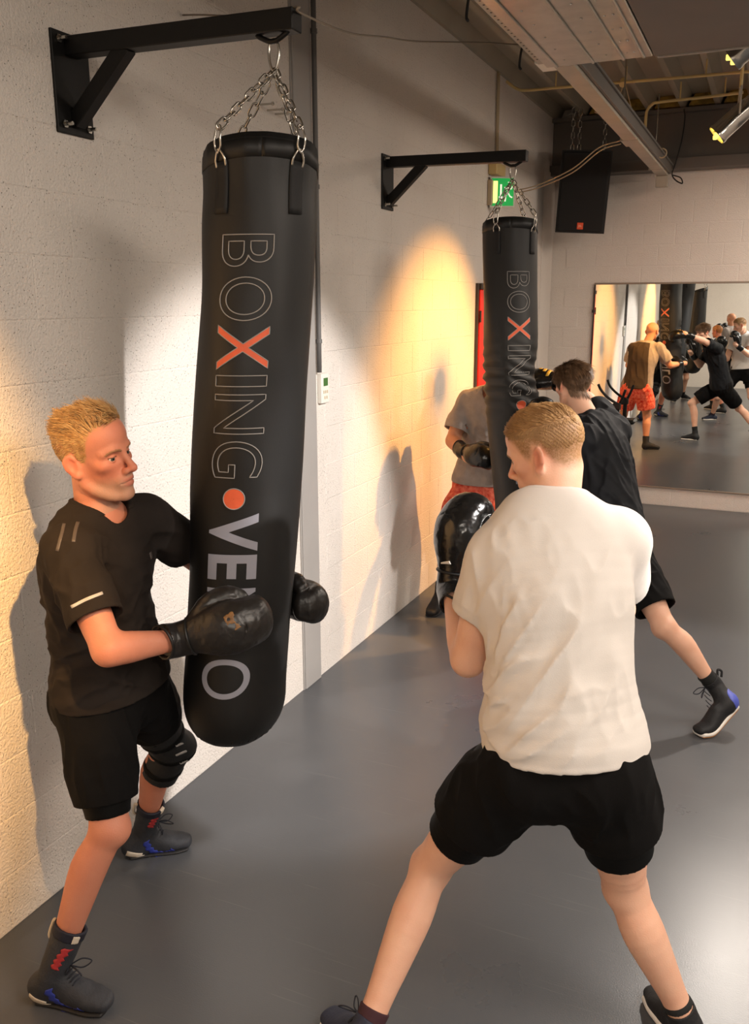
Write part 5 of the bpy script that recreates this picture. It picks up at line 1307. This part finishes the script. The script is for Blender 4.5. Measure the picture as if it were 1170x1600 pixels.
# ---------------------------------------------------------------- the man in white, seen from behind
LINE_B = ((-.11, -.045), (-.07, -.05), (-.045, -.025), (-.030, .008), (-.006, .026), (.012, -.005), (.026, .002), (.040, .036), (.056, .058), (.072, .070), (.085, .085), (.1, .1))
LINE_B2 = ((-.11, .000), (-.07, .002), (-.045, .010), (-.030, .030), (-.006, .046), (.012, .044), (.040, .052), (.056, .062), (.072, .074), (.085, .087), (.1, .1))
def man_white():
    J = jn(pel=(1.76, 2.06, .93), neck=(1.665, 2.16, 1.52), head=(1.637, 2.225, 1.672), shL=(1.55, 2.09, 1.405), shR=(1.838, 2.235, 1.455), elL=(1.475, 2.12, 1.105), wrL=(1.345, 2.36, 1.225), elR=(1.82, 2.42, 1.2), wrR=(1.66, 2.54, 1.33),
           hipL=(1.655, 2.04, .885), hipR=(1.865, 2.08, .89), knL=(1.385, 2.10, .45), anL=(1.305, 1.80, .09), heelL=(1.38, 1.765, 0), toeL=(1.13, 1.90, 0), knR=(1.92, 2.19, .48), anR=(2.105, 2.215, .09), heelR=(2.155, 2.16, 0), toeR=(1.99, 2.385, 0))
    p = Fig(J, (-.975, .19), -.34, .02, 1.0, .0042, .0024, 1.03, limb=1.07, nk=1.16).begin('person', 'person in white T-shirt and black shorts in wide stance, seen from behind', (1.72, 2.08, 0))
    p.make_body(M_SKINB, .05, scalp=p.fade(LINE_B, .040, .95)); p.eyes((0, 1, -.1)); p.brows(M_BROW, .0036, .0012)
    reg = p.scalp(LINE_B)
    def comb(q, rg):
        top = hrange(q[:, 2], .05, .085); n = len(q)
        t = np.stack([.2 * np.sin(q[:, 1] * 50), .8 * np.ones(n), .5 * np.ones(n)], 1); sd = np.stack([np.zeros(n), -.3 * np.ones(n), -.9 * np.ones(n)], 1)
        return t * top[:, None] + sd * (1 - top[:, None]), .22 + .78 * top, .12 + .45 * top
    p.hair(p.scalp(LINE_B2), M_HAIRB, 13000, .019, comb, .0008, 0, 5, lift=.6, wob=.16, segs=2)
    fl = [fold((.72, 0, .7), .50, .055, .020, 2, ballmask((1.66, 1.96, 1.06), .30)), fold((.5, 0, .85), .45, .05, .016, 21, ballmask((1.72, 1.95, 1.22), .28)),
          fold((-.25, 0, 1), .35, .036, .013, 4, ballmask((1.62, 2.08, 1.37), .20)), fold((.2, 0, 1), .45, .045, .012, 7, ballmask((1.82, 2.1, 1.25), .3)),
          fold((-.3, .1, -1), .25, .035, .010, 13, ballmask((1.49, 2.11, 1.25), .16)), fold((.3, 0, 1), .9, .13, .010, 30), fold((.9, 0, .35), .3, .04, .012, 44, ballmask((1.62, 2.0, 1.0), .2))]
    p.tshirt(M_TWHITE, hem=.02, loose=.026, sl=(.62, .50), slr=.080, folds=fl, flare=.020, hemn=nrm(V(.10, .0, -1)), low=.028, trap=.070)
    fl = [fold((.1, .1, -1), .18, .05, .008, 3), fold((.6, 0, -1), .2, .07, .008, 8)]
    so = p.shorts(M_SHORTB, (.46, .52), .124, .120, .17, fl)
    b = Field(V(1.50, 2.0, .88), V(1.72, 2.26, 1.06), .004)
    b.sweep([(1.588, 2.09, .985), (1.575, 2.10, .955), (1.592, 2.09, .925)], [.022, .026, .022], k=.02); b.near(lambda P: .004 * (vnoise(P * 60) - .5))
    p.add(b, 'bunched_pocket', M_LINER, so)
    p.liner(M_LINER, (.66, .70), .016)
    for q, m_ in (('L', M_SHOENAVY), ('R', M_SHOEBLK)):
        p.shoe(q, m_, M_SOLEW, high=.045, lace=M_LACE, sole_h=.026, name='training_shoe', sock=M_SOCKM if q == 'L' else M_SOCK, sockh=.03 if q == 'L' else .004)
    o = p.glove('L', (.45, .62, .1), M_GLOVE, 1.12, thumb=(.8, -.5, .1), hd=(.05, .16, 1.0), cuff=.075)
    G, R, a, pd, sd, ob, Cf = p.gl
    p.ribbon(G, [R(.085, .012, -.07), R(.125, .008, -.075), R(.165, .010, -.07)], .009, sd, M_SOLEW, 'white_side_print', ob, n=5, taper=True)
    p.ribbon(G, [R(.070, -.06, .032), R(.066, -.06, .015), R(.062, -.06, .0)], .0045, pd, M_SOLEW, 'white_print', ob, n=5, taper=True)
    p.glove('R', (-.6, .3, .1), M_GLOVE, 1.10, thumb=(0, 0, 1), hd=(-.25, -.12, .95), cuff=.075)

# ---------------------------------------------------------------- the man in the dark shirt, punching the far bag
LINE_C = ((-.13, -.075), (-.07, -.078), (-.045, -.055), (-.030, -.010), (-.006, .012), (.012, -.020), (.026, -.004), (.045, .030), (.060, .050), (.085, .060), (.1, .07))
def man_dark():
    J = jn(pel=(1.52, 4.40, .86), neck=(1.335, 4.57, 1.445), head=(1.215, 4.62, 1.63), shR=(1.44, 4.69, 1.395), shL=(1.335, 4.385, 1.375), elR=(1.24, 4.93, 1.52), wrR=(1.065, 5.10, 1.595), elL=(1.2, 4.38, 1.13), wrL=(1.10, 4.60, 1.29),
           hipL=(1.50, 4.31, .84), hipR=(1.54, 4.50, .83), knL=(1.13, 4.36, .56), anL=(1.22, 4.43, .10), heelL=(1.275, 4.46, 0), toeL=(1.0, 4.40, 0), knR=(1.80, 4.25, .50), anR=(2.055, 4.325, .20), heelR=(2.16, 4.34, .13), toeR=(1.985, 4.13, .0))
    p = Fig(J, (-.72, .69), -.22, -.05, .98, .0055, .0036, 1.0, foot={'R': [V(2.085, 4.255, .10), V(2.035, 4.195, .048)]}).begin('person', 'person in dark shirt lunging and punching the far bag', (1.52, 4.40, 0))
    p.make_body(M_SKINC, .05, scalp=p.fade(LINE_C, .03, .9)); p.eyes(); p.brows(M_BROW)
    reg = p.scalp(LINE_C)
    def comb(q, rg):
        n = len(q); top = hrange(q[:, 2], .03, .09)
        c = np.stack([q[:, 0] * 5 + .15, -.25 + q[:, 1] * 5, -.9 + .5 * top], 1)
        return c, .65 + .45 * top, .16 + .25 * top
    p.hair(reg, M_HAIRC, 9000, .054, comb, .0014, 0, 7, lift=.42, wob=.16, segs=4)
    fl = [fold((.3, 0, -1), .25, .045, .012, 3), fold((.6, .1, -.6), .2, .04, .012, 8, ballmask((1.48, 4.4, 1.05), .3)), fold((-.5, .5, .2), .15, .04, .010, 12, ballmask((1.4, 4.55, 1.35), .25))]
    o = p.tshirt(M_TCHAR, hem=-.06, flare=.032, loose=.020, sl=(.72, .72), slr=.078, folds=fl, h=.005, hemn=nrm(V(.25, -.2, -1)), low=.012)
    p.shorts(M_SHORTB, (.80, .80), .120, .104, .14, [fold((.2, .1, -1), .2, .04, .010, 3)], h=.005)
    p.shoe('L', M_SHOEBLK, M_SOLEW, high=.05, lace=None, sole_h=.026, name='training_shoe', sock=M_SOCK, sockh=.06, h=.004)
    P = [(2.165, 4.335, .132), (2.105, 4.27, .060), (2.05, 4.205, .010), (1.985, 4.13, .006)]
    up = nrm(V(-.45, -.40, .75))
    p.shoe('R', M_SHOEBLK, M_SOLEW, path=P, up=up, high=.05, lace=M_LACE, sole_h=.026, name='training_shoe', sock=M_SOCK, sockh=.035, h=.003)
    G, Q, ups, dd, sd, an, n_, ob = p.shf
    hc = Q[0] + ups[0] * .045
    try: p.add(G.patch(lambda Z: np.linalg.norm(Z - hc + dd[0] * .012, axis=1) - .052, .0016), 'heel_counter', M_SHOEBLUE, ob)
    except ValueError: pass
    So = Field(np.minimum.reduce(P) - .1, np.maximum.reduce(P) + .1, .003)
    So.sweep([Q[0] - ups[0] * .002 + dd[0] * .005, Q[1] - ups[1] * .002, Q[2] - ups[2] * .001, Q[3] - ups[3] * .001], [.030, .031, .041, .034], [.010, .009, .007, .005], sd, k=.004, n=5, power=2.6)
    p.add(So, 'outsole', M_GUM, ob)
    tp = an + dd[0] * -.045 + n_ * .03
    p.mb(MB().tube(catmull([tp, tp - dd[0] * .02 + n_ * .02, tp - dd[0] * .03 + n_ * .0, tp - dd[0] * .01 - n_ * .02], 5), .006, 6), 'pull_tab', M_SHOEBLK, ob)
    o = p.glove('R', (.1, -.35, -.95), M_GLOVE, 1.12, thumb=(.5, -.9, 0), hd=(-.90, .38, .06), cuff=.08, h=.004)
    G, R, a, pd, sd, ob, Cf = p.gl
    for i in range(3):
        x = .085 + i * .030; w_ = .030 - i * .007
        p.ribbon(G, [R(x - .010, -.06, w_ + .022), R(x, -.06, .022), R(x + .010, -.06, .022 - w_)], .0095, pd, M_GOLD, 'gold_stripe', ob, n=5)
    p.glove('L', (-.5, .6, .1), M_GLOVE, 1.10, thumb=(.3, .3, .9), hd=(-.10, .14, .95), cuff=.08, h=.004)

# ---------------------------------------------------------------- the man behind the far bag
def man_red():
    J = jn(pel=(.46, 5.57, .88), neck=(.535, 5.48, 1.465), head=(.60, 5.42, 1.655), shR=(.355, 5.48, 1.415), shL=(.725, 5.50, 1.43), elR=(.30, 5.37, 1.17), wrR=(.42, 5.23, 1.125), elL=(.875, 5.44, 1.19), wrL=(1.0, 5.25, 1.20),
           hipR=(.36, 5.57, .85), hipL=(.56, 5.57, .85), knR=(.28, 5.42, .47), anR=(.235, 5.36, .09), knL=(.62, 5.50, .47), anL=(.64, 5.60, .09), heelR=(.22, 5.42, 0), toeR=(.235, 5.15, 0), heelL=(.60, 5.625, 0), toeL=(.84, 5.52, 0))
    p = Fig(J, (.35, -.94), -.12, 0, 1.08, .0065, .0045, 1.02, limb=1.05).begin('person', 'person in grey T-shirt and red patterned shorts holding the far bag', (.46, 5.5, 0))
    p.make_body(M_SKIND, .75); p.eyes(); p.brows(M_BROW)
    o = p.tshirt(M_TGREY, hem=-.02, loose=.018, sl=(.74, .74), slr=.086, folds=[fold((.2, 0, -1), .25, .05, .012, 3), fold((.7, 0, -.7), .2, .035, .012, 6, ballmask((.42, 5.4, 1.15), .25))], h=.006, hemn=V(0, 0, -1), flare=.022)
    G = p.G
    bk = -p.fwd; c0 = p.sp(.45) + bk * .10
    p.add(G.patch(lambda Z: np.maximum(np.maximum(.030 - (Z - p.sp(.45)) @ bk, np.abs((Z - c0) @ p.ss - .045) - .165), np.maximum((Z - J['neck']) @ p.up - .03, -.9 - (Z - c0) @ p.up)), .0016), 'back_panel', M_TBROWN, o)
    p.shorts(M_SHORTR, (.72, .72), .126, .124, .17, [fold((.1, .1, -1), .2, .05, .014, 3)], h=.006)
    for q in 'RL': p.shoe(q, M_SHOEBLK, M_SOLEDK, high=.10, lace=None, sole_h=.014, name='boxing_boot', shaft=.048, h=.0045, sock=M_SOCK, sockh=.04)
    p.glove('R', (.75, -.25, -.1), M_GLOVE, 1.08, thumb=(0, 0, 1), hd=(.80, -.58, .05), cuff=.07, h=.0042)
    p.glove('L', (-.9, -.3, 0), M_GLOVE, 1.05, thumb=(0, 0, 1), hd=(-.35, -.85, .05), cuff=.07, h=.0045)
    G, R, a, pd, sd, ob, Cf = p.gl
    try: p.add(G.patch(obb(R(.14, -.05, 0), [a, sd, pd], (.035, .03, .03)), .0014), 'pale_back_print', M_REFL, ob)
    except ValueError: pass

# ---------------------------------------------------------------- three more, behind the viewer, seen only in the mirror
def stance(x, y, f, k=1.0, lean=.08, crouch=.05, guard=True, wide=.5):
    f = nrm(V(f[0], f[1], 0)); r = V(f[1], -f[0], 0); o = V(x, y, 0)
    W_ = lambda a, b, c: o + k * (r * a + f * b + V(0, 0, c))
    J = dict(pel=W_(0, 0, .92 - crouch), neck=W_(0, lean, 1.48 - crouch), head=W_(0, lean + .06, 1.67 - crouch), shR=W_(.19, lean - .05, 1.43 - crouch), shL=W_(-.19, lean + .05, 1.43 - crouch),
             hipR=W_(.10, -.02, .89 - crouch), hipL=W_(-.10, .02, .89 - crouch), knR=W_(.15, -.02, .48), knL=W_(-.14, wide * .5, .49), anR=W_(.18, -wide * .55, .09), anL=W_(-.16, wide * .42, .09))
    J['heelR'] = J['anR'] - f * .06 - V(0, 0, .09 * k); J['toeR'] = J['heelR'] + (f * .24 + r * .12) * k; J['heelL'] = J['anL'] - f * .06 - V(0, 0, .09 * k); J['toeL'] = J['heelL'] + (f * .26) * k
    if guard: J.update(elR=W_(.24, lean + .10, 1.15 - crouch), wrR=W_(.13, lean + .25, 1.33 - crouch), elL=W_(-.24, lean + .16, 1.16 - crouch), wrL=W_(-.13, lean + .34, 1.34 - crouch))
    return J, f, r
def extra(lab, x, y, f, skin, shirt, short, hairm=None, k=1.0, shoe=None, sole=None, lean=.08, crouch=.05):
    J, f, r = stance(x, y, f, k, lean, crouch)
    p = Fig(J, f, -.1, 0, 1.0, .009, .0055, k).begin('person', lab, (x, y, 0)); p.make_body(skin, .2); p.eyes(); p.brows(M_BROW)
    if hairm is not None:
        def comb(q, rg): return np.stack([q[:, 0] * 4, .3 + 0 * q[:, 0], .4 + 0 * q[:, 0]], 1), .7 + 0 * q[:, 0], .5 + 0 * q[:, 0]
        p.hair(p.scalp(LINE_B), hairm, 700, .03, comb, .003, .004, 4, segs=3)
    p.tshirt(shirt, loose=.018, sl=(.7, .7), slr=.082, folds=[fold((.2, 0, -1), .25, .05, .012, 3)], h=.008, hemn=V(0, 0, -1))
    p.shorts(short, (.7, .7), .122, .116, .15, h=.008)
    for q in 'RL': p.shoe(q, shoe or M_SHOEBLK, sole or M_SOLEW, high=.05, h=.006, name='training_shoe', sock=M_SOCK, sockh=.05)
    for q, g in (('R', -1), ('L', 1)): p.glove(q, r * g, M_GLOVE, 1.05, thumb=-f * .6 + V(0, 0, .2), hd=f * .25 + V(0, 0, 1), h=.006, cuff=.07)
    return p
man_left()
man_white()
man_dark()
man_red()
extra('person in black shirt with raised gloves, behind the white T-shirt in the mirror', 1.30, .42, (-.85, -.5), M_SKINA, M_TBLACK, M_SHORTB, M_HAIRE, .94, crouch=.06)
extra('person in grey shirt standing furthest back in the mirror', 1.42, -1.55, (-.6, -.8), M_SKIND, M_TGREY, M_SHORTB, None, 1.02, M_SHOENAVY, M_SOLEW, crouch=0.0)
extra('person in black whose calves show under the hanging bags in the mirror', .42, -1.35, (.35, .93), M_SKINC, M_TBLACK, M_SHORTB, M_HAIRC, 1.0, M_SHOEBLK, M_SOLEW)
